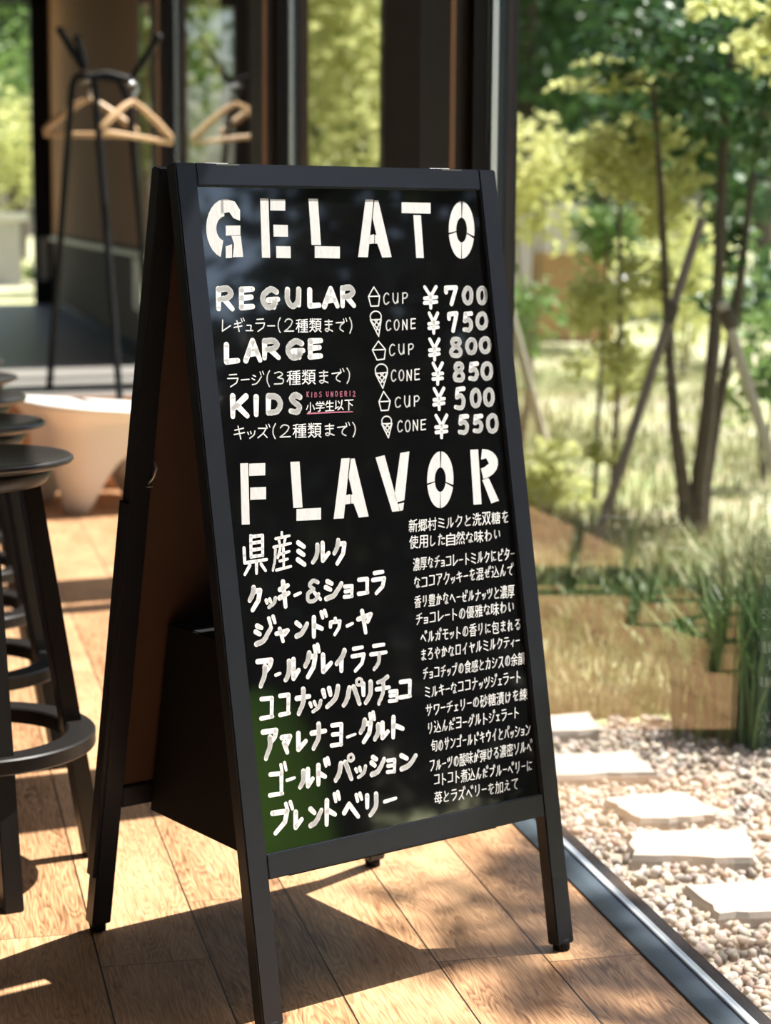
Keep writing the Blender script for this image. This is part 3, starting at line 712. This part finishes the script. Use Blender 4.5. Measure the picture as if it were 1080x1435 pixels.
# ------------------------------------------------------------------ bar stools
def make_stool():
    e = empty('bar_stool')
    H = .755
    m = MB(); m.lathe([(0,H-.014),(.09,H-.012),(.150,H-.006),(.172,H-.001),(.182,H),(.1865,H-.003),(.1875,H-.007),(.184,H-.012),(.165,H-.019),(.152,H-.022),(0,H-.022)], n=64)
    m.build('seat', MT['stool_seat'], e)
    m = MB(); m.lathe([(0,H-.022),(.150,H-.0225),(.149,H-.030),(.140,H-.046),(.130,H-.052),(0,H-.052)], n=64); m.build('seat_ring', MT['stool'], e)
    for k in range(4):
        a = math.radians(-76+90*k); c, s = math.cos(a), math.sin(a)
        def q(r, z, hw, hd): return [(r*c+dx*c*hd-dy*s*hw, r*s+dx*s*hd+dy*c*hw, z) for dx, dy in ((-1,-1),(1,-1),(1,1),(-1,1))]
        m = MB(); m.hexa(q(.222, 0, .017, .017)+q(.112, H-.050, .017, .017), .002); m.build('leg', MT['stool'], e)
    z0, z1, ri, ro = .234, .262, .168, .218
    m = MB(); m.lathe([(ri,z0),(ro-.002,z0),(ro,z0+.003),(ro,z1-.003),(ro-.003,z1),(ri+.003,z1),(ri,z1-.003),(ri,z0)], n=72, sharp=True); m.build('footrest_ring', MT['stool'], e)
    return e
STOOLS = [(.085,3.505,0), (.075,4.10,3), (.070,4.68,-4), (.080,5.25,6), (.07,5.85,-3)]
names = ['black round bar stool nearest the sign, its seat and foot ring in sharp view',
         'second black bar stool of the row, directly behind the nearest one',
         'third black bar stool of the row, counted from the nearest',
         'fourth black bar stool of the row, just in front of the farthest one',
         'farthest black bar stool of the row at the left edge']
st0 = make_stool()
for i, (x, y, r) in enumerate(STOOLS):
    o = st0 if i == 0 else copy_tree(st0)
    o.location = (x, y, 0); o.rotation_euler = (0, 0, math.radians(r))
    tag(o, names[i], 'stool', 'black bar stools in a row')

# ------------------------------------------------------------------ white moulded seat
def white_seat():
    c = Vector((.755, 8.05, 0)); rot = math.radians(15)
    n, nz = 72, 14
    def sup(a, r, e=4.6):
        ca, sa = math.cos(a), math.sin(a)
        k = (abs(ca)**e+abs(sa)**e)**(-1/e); return r*k*ca, r*k*sa
    def top(x, y): return .395 - .10*(x*.9+y*.2)
    m = MB(); vs = []; fs = []
    rows = []
    for j in range(nz+1):
        t = j/nz; row = []
        for i in range(n):
            a = 2*math.pi*i/n
            d = abs(((a+math.pi/4) % (math.pi/2))-math.pi/4)/(math.pi/4)      # 0 mid side, 1 corner
            zb = .22*max(0, 1-(d/.78)**1.6)
            r = .245+.045*(t**1.2)+(.05*max(0,(t-.82)/.18)**1.5)
            x, y = sup(a, r)
            z = zb+(top(x, y)-zb)*t
            row.append(len(vs)); vs.append((x, y, z))
        rows.append(row)
    # lip and inner dish
    for f, dz in ((.985,.012),(.94,.016),(.86,.006),(.74,-.02),(.5,-.05),(.2,-.06)):
        row = []
        for i in range(n):
            a = 2*math.pi*i/n; x, y = sup(a, .34*f)
            row.append(len(vs)); vs.append((x, y, top(x, y)+dz))
        rows.append(row)
    for r0, r1 in zip(rows[:-1], rows[1:]):
        for i in range(n): fs.append((r0[i], r0[(i+1)%n], r1[(i+1)%n], r1[i]))
    fs.append(tuple(rows[-1]))
    # inner skin so that the arches show a wall thickness
    k0 = len(vs)
    for i in range(n):
        x, y, z = vs[rows[0][i]]; vs.append((x*.9, y*.9, z))
    for i in range(n):
        x, y, z = vs[rows[0][i]]; vs.append((x*.9, y*.9, .30))
    for i in range(n):
        fs.append((rows[0][i], k0+i, k0+(i+1)%n, rows[0][(i+1)%n]))
        fs.append((k0+i, k0+n+i, k0+n+(i+1)%n, k0+(i+1)%n))
    fs.append(tuple(range(k0+n, k0+2*n)))
    m.add(vs, fs, True)
    o = m.build('moulded_seat', MT['white_plastic']); o.location = c; o.rotation_euler = (0,0,rot)
    tag(o, 'white moulded plastic seat with flared rim and arched base on the wooden floor', 'seat')
white_seat()

# ------------------------------------------------------------------ coat rack and hangers
RY = 8.62
def rk(px, py, y=RY): return at_y(px, py, y)
base = at_z(125, 548, RAISE)
rack = tag(empty('coat_rack', (base.x, RY, RAISE)), 'black steel coat stand with three splayed legs and upturned arms', 'coat rack')
def rel(p): return Vector(p)-Vector((base.x, RY, RAISE))
def foot(px, py): return rel(at_z(px, py, RAISE))
def tubep(name, pts, r, mt, par):
    m = MB(); m.tube(pts, r, 12); return m.build(name, MT[mt], par)
hub = rel(rk(126, 106))
fl, fm_, fr = foot(69, 545), foot(168, 561), foot(216, 545)
for f, k1, k2 in ((fl, (101,122), (110,106)), (fm_, (133,122), (130,108)), (fr, (182,150), (165,112))):
    a, c = rel(rk(*k1)), rel(rk(*k2))
    lg = tubep('leg', [f, f+(a-f)*.5, a, a+(c-a)*.5+Vector((0,0,.012)), c, hub], .015, 'rack', rack)
for tip, root in (((84,42),(118,98)), ((108,54),(119,94)), ((222,52),(184,112))):
    t, r = rel(rk(*tip)), rel(rk(*root))
    am = tubep('arm', [r, (r+t)/2, t], .015, 'rack', rack)
    m = MB(); m.lathe([(0,.014),(.014,.012),(.018,0),(.014,-.012),(0,-.014)], tuple(t), 16); m.build('peg_cap', MT['rack'], am)
tubep('cross_bar', [hub, rel(rk(150,103)), rel(rk(184,112))], .014, 'rack', rack)

def hanger(apex, left, right, hook, lab):
    A, L, R_ = Vector(apex), Vector(left), Vector(right)
    e = tag(empty('coat_hanger', A), lab, 'hanger', 'wooden hangers on the coat stand')
    A0 = Vector((0,0,0)); l, r = L-A, R_-A
    up = Vector((0,0,.016))
    for q in (l, r):
        m = MB(); m.tube([A0, q*.25+Vector((0,0,.010)), q*.6+Vector((0,0,.012)), q*.92+Vector((0,0,.006)), q], [.012,.014,.016,.016,.013], 10); m.build('shoulder', MT['hanger_wood'], e)
    m = MB(); m.tube([l+Vector((0,0,-.012)), r+Vector((0,0,-.012))], .0115, 10); m.build('bar', MT['hanger_wood'], e)
    H = Vector(hook)-A; s = (r-l).normalized()
    pts = [A0, Vector((0,0,.03))]+[Vector((0,0,.03+.022))+s*.0+Vector((0,0,0))+(s*math.sin(a)*.022+Vector((0,0,-math.cos(a)*.022))) for a in np.linspace(0.2, 4.4, 12)]
    k = H.z/.074 if H.z > 0 else 1
    m = MB(); m.tube([Vector((p.x, p.y, p.z*k)) for p in pts], .006, 8); m.build('hook', MT['chrome'], e)
    return e
a1 = rk(124,138,8.70)
hanger(a1, rk(62,184,8.78), rk(192,186,8.66), rk(126,112,8.68), 'pale wooden coat hanger on the left arm of the coat stand')
hanger(rk(186,142,8.48), rk(143,180,8.40), rk(240,196,8.57), rk(183,116,8.5), 'pale wooden coat hanger on the right arm of the coat stand, nearest the window')

# ------------------------------------------------------------------ outside: columns, stones, gravel
for k, (pa, pb, y) in enumerate(((541,596,6.05), (312,354,9.6))):
    p0, p1 = at_y(pa, 120, y), at_y(pb, 120, y)
    m = MB(); m.box((p0.x, y, GZ), (p1.x, y+.09, 3.2), .003)
    tag(m.build('wooden_column', MT['column']), ('dark wooden column outside the glass, behind the thick post beside the sign', 'dark wooden column outside the glass, nearer the coat stand')[k], 'column')

def slab(name, px, label):
    P = [at_z(x, y, GZ+.035) for x, y in px]
    # irregular outline with thickness, edges roughened
    out = []
    for i in range(len(P)):
        a, c = P[i], P[(i+1) % len(P)]
        for t in np.linspace(0, 1, 7)[:-1]:
            q = a+(c-a)*t; out.append(Vector((q.x+random.uniform(-.006,.006), q.y+random.uniform(-.008,.008), q.z)))
    c0 = sum(out, Vector())/len(out); n = len(out)
    vs = [c0]+[c0+(q-c0)*.96+Vector((0,0,0)) for q in out]+[q-Vector((0,0,.012)) for q in out]+[q-Vector((0,0,.07)) for q in out]
    fs = [(0, 1+i, 1+(i+1)%n) for i in range(n)]
    for k in range(2): fs += [(1+k*n+i, 1+(k+1)*n+i, 1+(k+1)*n+(i+1)%n, 1+k*n+(i+1)%n) for i in range(n)]
    m = MB(); m.add([v-c0 for v in vs], fs); o = m.build(name, MT['flag']); o.location = c0
    return tag(o, label, 'stone', 'flat stepping stones in the gravel')
SLABS = [
 slab('stepping_stone', [(962,1240),(1100,1229),(1130,1272),(1008,1281)], 'pale flat stepping stone nearest the camera, cut by the right edge of the photo'),
 slab('stepping_stone', [(880,1166),(1046,1160),(1060,1202),(886,1199)], 'second stepping stone, rectangular, just beyond the nearest one'),
 slab('stepping_stone', [(842,1116),(960,1108),(1008,1142),(896,1148)], 'third stepping stone, slanted slab in the middle of the path'),
 slab('stepping_stone', [(770,1056),(888,1052),(922,1082),(776,1086)], 'fourth stepping stone, wide slab beside the sign'),
 slab('stepping_stone', [(742,1004),(826,998),(842,1022),(752,1026)], 'farthest stepping stone of the path, almost bleached out beside the sign')]

def ico():
    bm = bmesh.new(); bmesh.ops.create_icosphere(bm, subdivisions=1, radius=1)
    V = np.array([v.co[:] for v in bm.verts]); bm.verts.index_update(); Fc = np.array([[v.index for v in f.verts] for f in bm.faces]); bm.free(); return V, Fc
def gravel():
    V, Fc = ico(); n = 15500
    x = 1.205+RNG.random(n)**1.35*2.3; y = 2.2+RNG.random(n)*3.0
    lim = 4.72+.15*np.sin(x*3.1)+.1*np.sin(x*7.7+1)
    ok = y < lim; x, y = x[ok], y[ok]; n = len(x)
    s = RNG.uniform(.0065, .0145, n)
    R = RNG.normal(size=(n,3,3)); Q = np.linalg.qr(R)[0]
    sc = np.stack([s*RNG.uniform(.9,1.5,n), s*RNG.uniform(.8,1.1,n), s*RNG.uniform(.55,.9,n)], 1)
    W = np.einsum('nij,nvj->nvi', Q, V[None]*sc[:,None,:]*(1+RNG.normal(size=(n,len(V),1))*.07))
    z = GZ+.004+RNG.random(n)*.010
    W += np.stack([x,y,z],1)[:,None,:]
    FF = (Fc[None]+(np.arange(n)*len(V))[:,None,None]).reshape(-1,3)
    o = raw('gravel', W.reshape(-1,3), FF, MT['pebble'])
    tag(o, 'pale mixed gravel bed along the outside of the glass', 'gravel', kind='stuff')
    b = MB(); b.add([(1.18,1.0,GZ+.004),(3.6,1.0,GZ+.004),(3.6,4.55,GZ+.004),(1.18,4.7,GZ+.004)], [(0,1,2,3)])
    structure(b.build('gravel_bed', mat('gravel_grit', (.33,.27,.21), .9, var=.5, scale=45, bump=.6)))
gravel()

# ------------------------------------------------------------------ plants
def leaves(centers, radii, counts, size, seed, flat=.0, clump=0.35):
    """rhombic leaves in clumps filling ellipsoids"""
    rg = np.random.default_rng(seed); VV = []
    for c, r, n in zip(centers, radii, counts):
        nc = max(6, int(n/26)); d = rg.normal(size=(nc,3)); d /= np.linalg.norm(d,axis=1)[:,None]
        cc = np.array(c)+d*np.array(r)*(rg.random((nc,1))**.45)
        k = rg.integers(0, nc, n)
        p = cc[k]+rg.normal(size=(n,3))*np.array(r)*clump*.5
        a = rg.normal(size=(n,3)); a[:,2] = a[:,2]*.6-.25; a /= np.linalg.norm(a,axis=1)[:,None]
        h = rg.normal(size=(n,3)); h[:,2] += 1.2
        b_ = np.cross(a, h); b_ /= np.linalg.norm(b_,axis=1)[:,None]+1e-9
        s = size*rg.uniform(.6,1.3,(n,1))
        VV.append(np.stack([p-a*s*.5, p+b_*s*.28, p+a*s*.5, p-b_*s*.28], 1).reshape(-1,3))
    V = np.concatenate(VV); Fq = np.arange(len(V)).reshape(-1,4)
    return V, Fq
def plant(name, loc, label, cat, stems, crowns, lsize, lm, seed, bark='bark', group=None, kind=None, clump=.35):
    """stems: list of ([points], [radii]); crowns: (centre, radii, count); all relative to loc"""
    e = tag(empty(name, loc), label, cat, group, kind)
    for pts, rad in stems:
        m = MB(); m.tube(pts, rad, 8); m.build('stem', MT[bark], e)
    if crowns:
        V, Fq = leaves([c[0] for c in crowns], [c[1] for c in crowns], [c[2] for c in crowns], lsize, seed, clump=clump)
        raw('foliage', V, Fq, MT[lm], e)
    return e
def pxs(l, y, o): return [at_y(a, b, y)-o for a, b in l]

# multi-stemmed tree behind the glass (right)
o = at_z(972, 752, GZ); y = o.y
st = [(pxs([(966,752),(958,690),(945,600),(938,500),(932,400),(925,250),(915,120)], y, o), [.042,.032,.025,.021,.018,.014,.010]),
      (pxs([(974,754),(978,680),(990,590),(1000,480),(1006,400),(1012,250),(1020,60)], y, o), [.044,.036,.033,.030,.026,.02,.014]),
      (pxs([(982,752),(988,680),(1003,590),(1022,490),(1036,400),(1050,280),(1075,100)], y+.1, o), [.038,.029,.025,.022,.02,.016,.012])]
plant('tree', o, 'slim multi-stemmed tree with three dark trunks from one base on the lawn', 'tree', st,
      [(at_y(1005,120,y)-o, (.42,.4,.34), 700), (at_y(1060,60,y)-o, (.35,.4,.3), 500), (at_y(930,60,y)-o, (.3,.35,.25), 420), (at_y(1060,330,y+.3)-o, (.22,.3,.3), 260), (at_y(1000,420,y+.5)-o,(.2,.2,.08),90)], .075, 'leaf_dark', 1, 'bark_dark')
# young yellow-green tree with two thin stems
o = at_z(858, 738, GZ); y = o.y
st = [(pxs([(857,738),(860,640),(866,540),(870,440),(868,300),(872,180)], y, o), [.016,.013,.012,.011,.009,.006]),
      (pxs([(832,700),(836,620),(842,520),(846,430),(852,330)], y+.05, o), [.012,.010,.009,.008,.006])]
plant('young_tree', o, 'young yellow-green tree with two thin stems, left of the three-trunk tree', 'tree', st,
      [(at_y(905,215,y)-o, (.19,.3,.18), 900), (at_y(850,210,y)-o, (.14,.3,.16), 420), (at_y(880,110,y)-o, (.24,.3,.08), 380), (at_y(920,290,y)-o, (.15,.3,.14), 420), (at_y(840,420,y)-o, (.18,.3,.17), 480), (at_y(870,500,y)-o, (.17,.3,.2), 420), (at_y(910,400,y)-o, (.16,.3,.12), 330), (at_y(840,640,y)-o,(.1,.2,.1),70)], .06, 'leaf_lime', 2)
o = at_z(1180, 800, GZ); y = o.y
plant('tree', o, 'sunlit pale green leaves of a tree hanging into the top right corner', 'tree',
      [(pxs([(1180,800),(1172,500),(1165,250),(1110,60),(1060,30)], y, o), [.05,.04,.03,.02,.008])],
      [(at_y(1062,32,y)-o, (.13,.2,.1), 260), (at_y(1130,40,y)-o, (.2,.3,.15), 300), (at_y(1010,10,y)-o, (.08,.2,.05), 70)], .065, 'leaf_lime', 33)
# support stakes
for k, (p, q, y, r, mt, lab) in enumerate((
    ((712,430),(767,638),8.6,.024,'stake','pale wooden support stake leaning behind the right edge of the sign'),
    ((984,305),(832,770),6.9,.019,'stake_dark','grey wooden support stake leaning to the right in front of the yellow-green tree'),
    ((1012,425),(1095,690),6.6,.020,'stake','pale wooden support stake leaning against the three-trunk tree at the right edge'))):
    a, c = at_y(*p, y), at_y(*q, y)
    if c.z > GZ: c = c+(c-a)*((c.z-GZ)/(a.z-c.z)+.01)
    m = MB(); m.tube([c-c, (a-c)*.5, a-c], r, 10); oo = m.build('support_stake', MT[mt]); oo.location = c
    tag(oo, lab, 'stake')
    if k:
        t = at_y(*((940,440),(1020,447))[k-1], y)-c; d_ = (a-c).normalized()
        m = MB(); m.tube([t-d_*.035, t, t+d_*.035], r*1.3, 10); m.build('rope_tie', MT['bark_dark'], oo)
# yellow-green bushes
def bush(px, py, y, rx, rz, n, ls, lm, seed, lab, name='shrub'):
    c = at_y(px, py, y); o = Vector((c.x, c.y, GZ))
    st = [([Vector((0,0,0)), Vector((dx*.5, dy*.5, (c.z-GZ)*.6)), Vector((dx, dy, c.z-GZ+rz*.3))], [.012,.009,.005]) for dx, dy in ((-rx*.4,0),(rx*.35,.05),(0,-.1))]
    return plant(name, o, lab, 'shrub', st, [((0,0,c.z-GZ),(rx,rx*1.1,rz),n)], ls, lm, seed)
bush(770, 668, 8.2, .26, .16, 700, .06, 'leaf_lime', 5, 'low yellow-green shrub on the lawn close to the right edge of the sign')
bush(745, 262, 12.0, .34, .42, 900, .085, 'leaf_lime', 6, 'yellow-green bushy sapling just right of the window frame')
bush(735, 425, 10.5, .3, .3, 600, .07, 'leaf_mid', 7, 'mid-green shrub behind the sign at the foot of the pale sapling')
bush(1075, 520, 8.8, .22, .32, 500, .07, 'leaf_mid', 8, 'mid-green shrub cut by the right edge of the photo')
bush(960, 390, 15.0, .55, .5, 900, .1, 'leaf_lime', 9, 'yellow-green shrub beyond the three-trunk tree')
bush(1050, 400, 16.0, .7, .5, 800, .1, 'leaf_mid', 10, 'green shrub beyond the stake at the right edge')
bush(846, 330, 18.2, .4, .3, 900, .12, 'leaf_mid', 13, 'dark green bush near the brown low wall')

# grass: blades as one object
def blades(name, label, n, fx, hmin, hmax, w, mt, seed, lean=.35):
    rg = np.random.default_rng(seed)
    x, y = fx(rg, n); n = len(x)
    h = rg.uniform(hmin, hmax, n); a = rg.uniform(0, 2*math.pi, n); ln = rg.normal(0, lean, n)*h
    dx, dy = np.cos(a), np.sin(a); ax, ay = -dy, dx
    ww = w*rg.uniform(.6,1.3,n)
    z0 = np.full(n, GZ)
    B0 = np.stack([x-ax*ww, y-ay*ww, z0],1); B1 = np.stack([x+ax*ww, y+ay*ww, z0],1)
    M0 = np.stack([x+dx*ln*.35-ax*ww*.8, y+dy*ln*.35-ay*ww*.8, z0+h*.6],1); M1 = np.stack([x+dx*ln*.35+ax*ww*.8, y+dy*ln*.35+ay*ww*.8, z0+h*.6],1)
    T0 = np.stack([x+dx*ln-ax*ww*.15, y+dy*ln-ay*ww*.15, z0+h],1); T1 = np.stack([x+dx*ln+ax*ww*.15, y+dy*ln+ay*ww*.15, z0+h],1)
    V = np.stack([B0,B1,M0,M1,T0,T1],1).reshape(-1,3); k = np.arange(n)[:,None]*6
    Fq = np.concatenate([k+np.array([[0,1,3,2]]), k+np.array([[2,3,5,4]])])
    return tag(raw(name, V, Fq, MT[mt]), label, 'grass', kind='stuff')
def lawn_xy(rg, n):
    y = 4.75+rg.random(n)**1.6*16; x = 1.25+rg.random(n)*(y*.34)
    keep = rg.random(n) < .35+.65*(np.sin(x*2.3+y*1.1)*.5+.5)
    keep &= (y < 19.0)&(x > 1.32)&((x > 1.75)|(y < 9))
    return x[keep], y[keep]
blades('lawn_grass', 'pale yellow-green grass of the lawn beyond the gravel', 70000, lawn_xy, .03, .10, .0035, 'grass', 3)
def band_xy(rg, n):
    t = rg.random(n); cx = 2.05+t*1.1; y = 5.9+rg.normal(0,.32,n)-.5*t; x = cx+rg.normal(0,.12,n)
    return x, y
blades('groundcover_plants', 'band of darker green low plants across the lawn near the gravel', 14000, band_xy, .03, .11, .006, 'sedge', 4, .4)
# tall sedge clump at the right edge
def clump_xy(cx, cy, r):
    return lambda rg, n: (cx+rg.normal(0,r,n), cy+rg.normal(0,r,n))
c = at_z(1085, 1050, GZ)
blades('sedge_clump', 'tall dark green ornamental grass clump at the right edge beside the gravel', 1500, clump_xy(c.x+.02, c.y+.12, .075), .18, .40, .005, 'sedge', 6, .3)
c = at_z(1075, 880, GZ)
blades('sedge_clump', 'arching green ornamental grass clump behind the dark clump at the right edge', 900, clump_xy(c.x+.06, c.y+.1, .09), .12, .30, .005, 'grass', 8, .5)

# background trees
def big_tree(x, y, h, r, n, ls, lm, seed, lab, group, cz=None, bark='bark_dark'):
    cz = cz or h*.62
    rg = random.Random(seed)
    stems = [([Vector((0,0,0)), Vector((rg.uniform(-.1,.1),0,h*.35)), Vector((rg.uniform(-.25,.25),0,h*.85))], [.16,.13,.05])]
    crowns = [((0,0,cz), (r,r,h*.42), n), ((rg.uniform(-.5,.5)*r, -.4*r, cz-.2*h), (r*.7,r*.7,h*.25), n//2), ((rg.uniform(-.5,.5)*r, .2*r, cz+.15*h), (r*.7,r*.7,h*.25), n//2)]
    return plant('background_tree', (x, y, GZ), lab, 'tree', stems, crowns, ls, lm, seed, bark, group, clump=.3)
lab_d = 'dark green leafy tree in the blurred background beyond the lawn'
lab_l = 'sunlit yellow-green tree in the blurred background beyond the lawn'
far = [(7.6,24,'leaf_dark'),(9.2,26,'leaf_dark'),(11.2,25,'leaf_dark'),(12.4,30,'leaf_mid'),(10.2,31,'leaf_dark'),(8.6,30,'leaf_dark'),(13.6,27,'leaf_dark'),
       (4.1,22,'leaf_lime'),(5.0,25,'leaf_lime'),(6.1,27,'leaf_mid'),(4.6,29,'leaf_lime'),(7.0,31,'leaf_mid'),(3.0,28,'leaf_mid'),(5.6,33,'leaf_dark')]
for k, (x, y, lm) in enumerate(far):
    big_tree(x, y, 6.2+.4*(k%3), 1.55, 1900, .20, lm, 100+k, lab_l if lm == 'leaf_lime' else 'mid-green leafy tree in the blurred background beyond the lawn' if lm == 'leaf_mid' else lab_d,
             {'leaf_lime':'sunlit background trees','leaf_mid':'mid-green background trees','leaf_dark':'dark background trees'}[lm])
for k, (x, y, lm) in enumerate(((7.5,44,'leaf_dark'),(13.0,45,'leaf_dark'),(18.5,44,'leaf_dark'),(24.0,46,'leaf_dark'),(2.5,47,'leaf_dark'),(-3.0,46,'leaf_mid'))):
    big_tree(x, y, 10, 2.2, 2600, .38, lm, 140+k, 'tall dark tree closing the view at the far side of the road', 'tall trees beyond the road')
# seen through the far door
for k, (px, py, y, r, lm, lab) in enumerate(((10,215,30,.9,'leaf_lime','pale yellow-green tree seen through the far glass door'), (30,120,38,1.3,'leaf_mid','green tree top seen through the far glass door'),
                                            (8,405,25.5,.35,'leaf_lime','low yellow shrub beyond the far glass door'), (45,385,26.5,.25,'leaf_mid','small dark green shrub beyond the far glass door'))):
    c = at_y(px, py, y)
    plant('garden_tree' if r > .5 else 'garden_shrub', (c.x, y, .3), lab, 'tree' if r > .5 else 'shrub', [([Vector((0,0,0)), Vector((.05,0,c.z*.4)), Vector((0,0,max(.1,c.z-.3)))], [.06,.05,.02])],
          [((0,0,c.z-.3), (r,r,r*1.1), 1200 if r > .5 else 500)], .15 if r > .5 else .07, lm, 170+k)
p = at_y(10, 340, 24.5)
pl = tag(empty('gate_pillar', (p.x, 24.5, .3)), 'grey-brown stone gate pillar with a pale cap beyond the far glass door', 'pillar')
m = MB(); m.box((-.16,-.16,0), (.16,.16,.78), .006); m.build('shaft', MT['concrete'], pl)
m = MB(); m.box((-.24,-.24,.78), (.24,.24,.88), .01); m.build('cap', MT['pale_rail'], pl)
# low brown wall and pale house with a reddish roof, far off
p0, p1 = at_y(756, 372, 19.6), at_y(862, 372, 19.6)
m = MB(); m.box((p0.x, 19.6, GZ), (p1.x, 19.85, at_y(800,354,19.6).z), .01); lw = m.build('low_wall', MT['brown_low']); tag(lw, 'low brown wall beyond the lawn, between blurred bushes', 'wall')
p0, p1 = at_y(716, 340, 20.5), at_y(812, 340, 20.5)
m = MB(); m.box((p0.x, 20.5, GZ), (p1.x, 20.7, at_y(760,286,20.5).z), .01); m.build('x', MT['white_wall']); gw = bpy.data.objects['x']; gw.name = 'garden_wall'
tag(gw, 'pale grey garden wall in the blurred background, between yellow-green leaves and the sign', 'wall')

# trees beside the terrace (out of frame): they dapple the sun on the floor and show in the board's reflection
plant('shade_tree', (4.4, 3.7, GZ), 'slender leafy tree by the terrace whose leaves dapple the sunlight on the floor', 'tree',
      [([Vector((0,0,0)), Vector((.05,0,3.8)), Vector((0,.05,7.4))], [.06,.05,.02])],
      [((.06,-.1,7.6), (.24,.8,.35), 330)], .12, 'leaf_mid', 201, clump=.5)
for k, (x, y, h) in enumerate(((9.0,2.6,6.4),(9.2,-.6,7.6),(10.0,-3.2,4.25),(9.6,5.6,6.5),(10.8,-6.0,4.4))):  # unseen; heights and dark leaves set for the board's reflection
    big_tree(x, y, h, 1.75, 6500, .2, 'leaf_deep', 220+k, 'unseen dark evergreen tree, placed to darken the board reflection', 'unseen evergreens placed for the board reflection', cz=h*.5)
def bank():
    """an unseen green bank, added for the board to reflect"""
    m = MB(); vs = []; fs = []; nx, ny = 10, 26
    for i in range(nx+1):
        for j in range(ny+1):
            t = i/nx; y = -5.4+(4.42-.62*t*1.9)*j/ny
            h = 1.22*math.sin(min(1, t*1.35)*math.pi/2)*(1-max(0, (j/ny-.90)/.10)**3*.35)
            vs.append((t*1.9, y, h))
    for i in range(nx):
        for j in range(ny): a = i*(ny+1)+j; fs.append((a, a+ny+1, a+ny+2, a+1))
    k = len(vs); vs += [(q[0], q[1], -.05) for q in vs[:(nx+1)*(ny+1)]]
    for i in range(nx):
        for j in (0, ny): a = i*(ny+1)+j; fs.append((a, a+ny+1, k+a+ny+1, k+a))
    for j in range(ny): a = nx*(ny+1)+j; fs.append((a, a+1, k+a+1, k+a))
    m.add(vs, fs, True)
    o = m.build('reflection_bank', MT['bank_grass']); o.location = (6.3, 0, GZ)  # added out of frame to give the board its green reflection
    tag(o, 'unseen green grassy bank, added for its reflection in the board', 'bank')
bank()

def dark_hedge():  # added out of frame to keep bright lawn out of the board's reflection
    e = tag(empty('reflection_hedge', (8.0, 1.2, GZ)), 'unseen dark evergreen hedge, added to darken the board reflection', 'hedge')
    rg = np.random.default_rng(9); n = 16000
    p = np.stack([rg.uniform(-.3,.3,n), rg.uniform(-2.3,2.6,n), rg.uniform(0.0,1.5,n)],1)
    a = rg.normal(size=(n,3)); a /= np.linalg.norm(a,axis=1)[:,None]; b_ = np.cross(a, rg.normal(size=(n,3))); b_ /= np.linalg.norm(b_,axis=1)[:,None]
    s = .09*rg.uniform(.7,1.2,(n,1))
    V = np.stack([p-a*s*.5, p+b_*s*.3, p+a*s*.5, p-b_*s*.3],1).reshape(-1,3)
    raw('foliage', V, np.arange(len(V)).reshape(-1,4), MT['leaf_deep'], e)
    for yy in (-1.8,-.9,0,.9,1.8):
        m = MB(); m.tube([Vector((0,yy,0)), Vector((0,yy,1.2))], .02, 8); m.build('stem', MT['bark'], e)
dark_hedge()
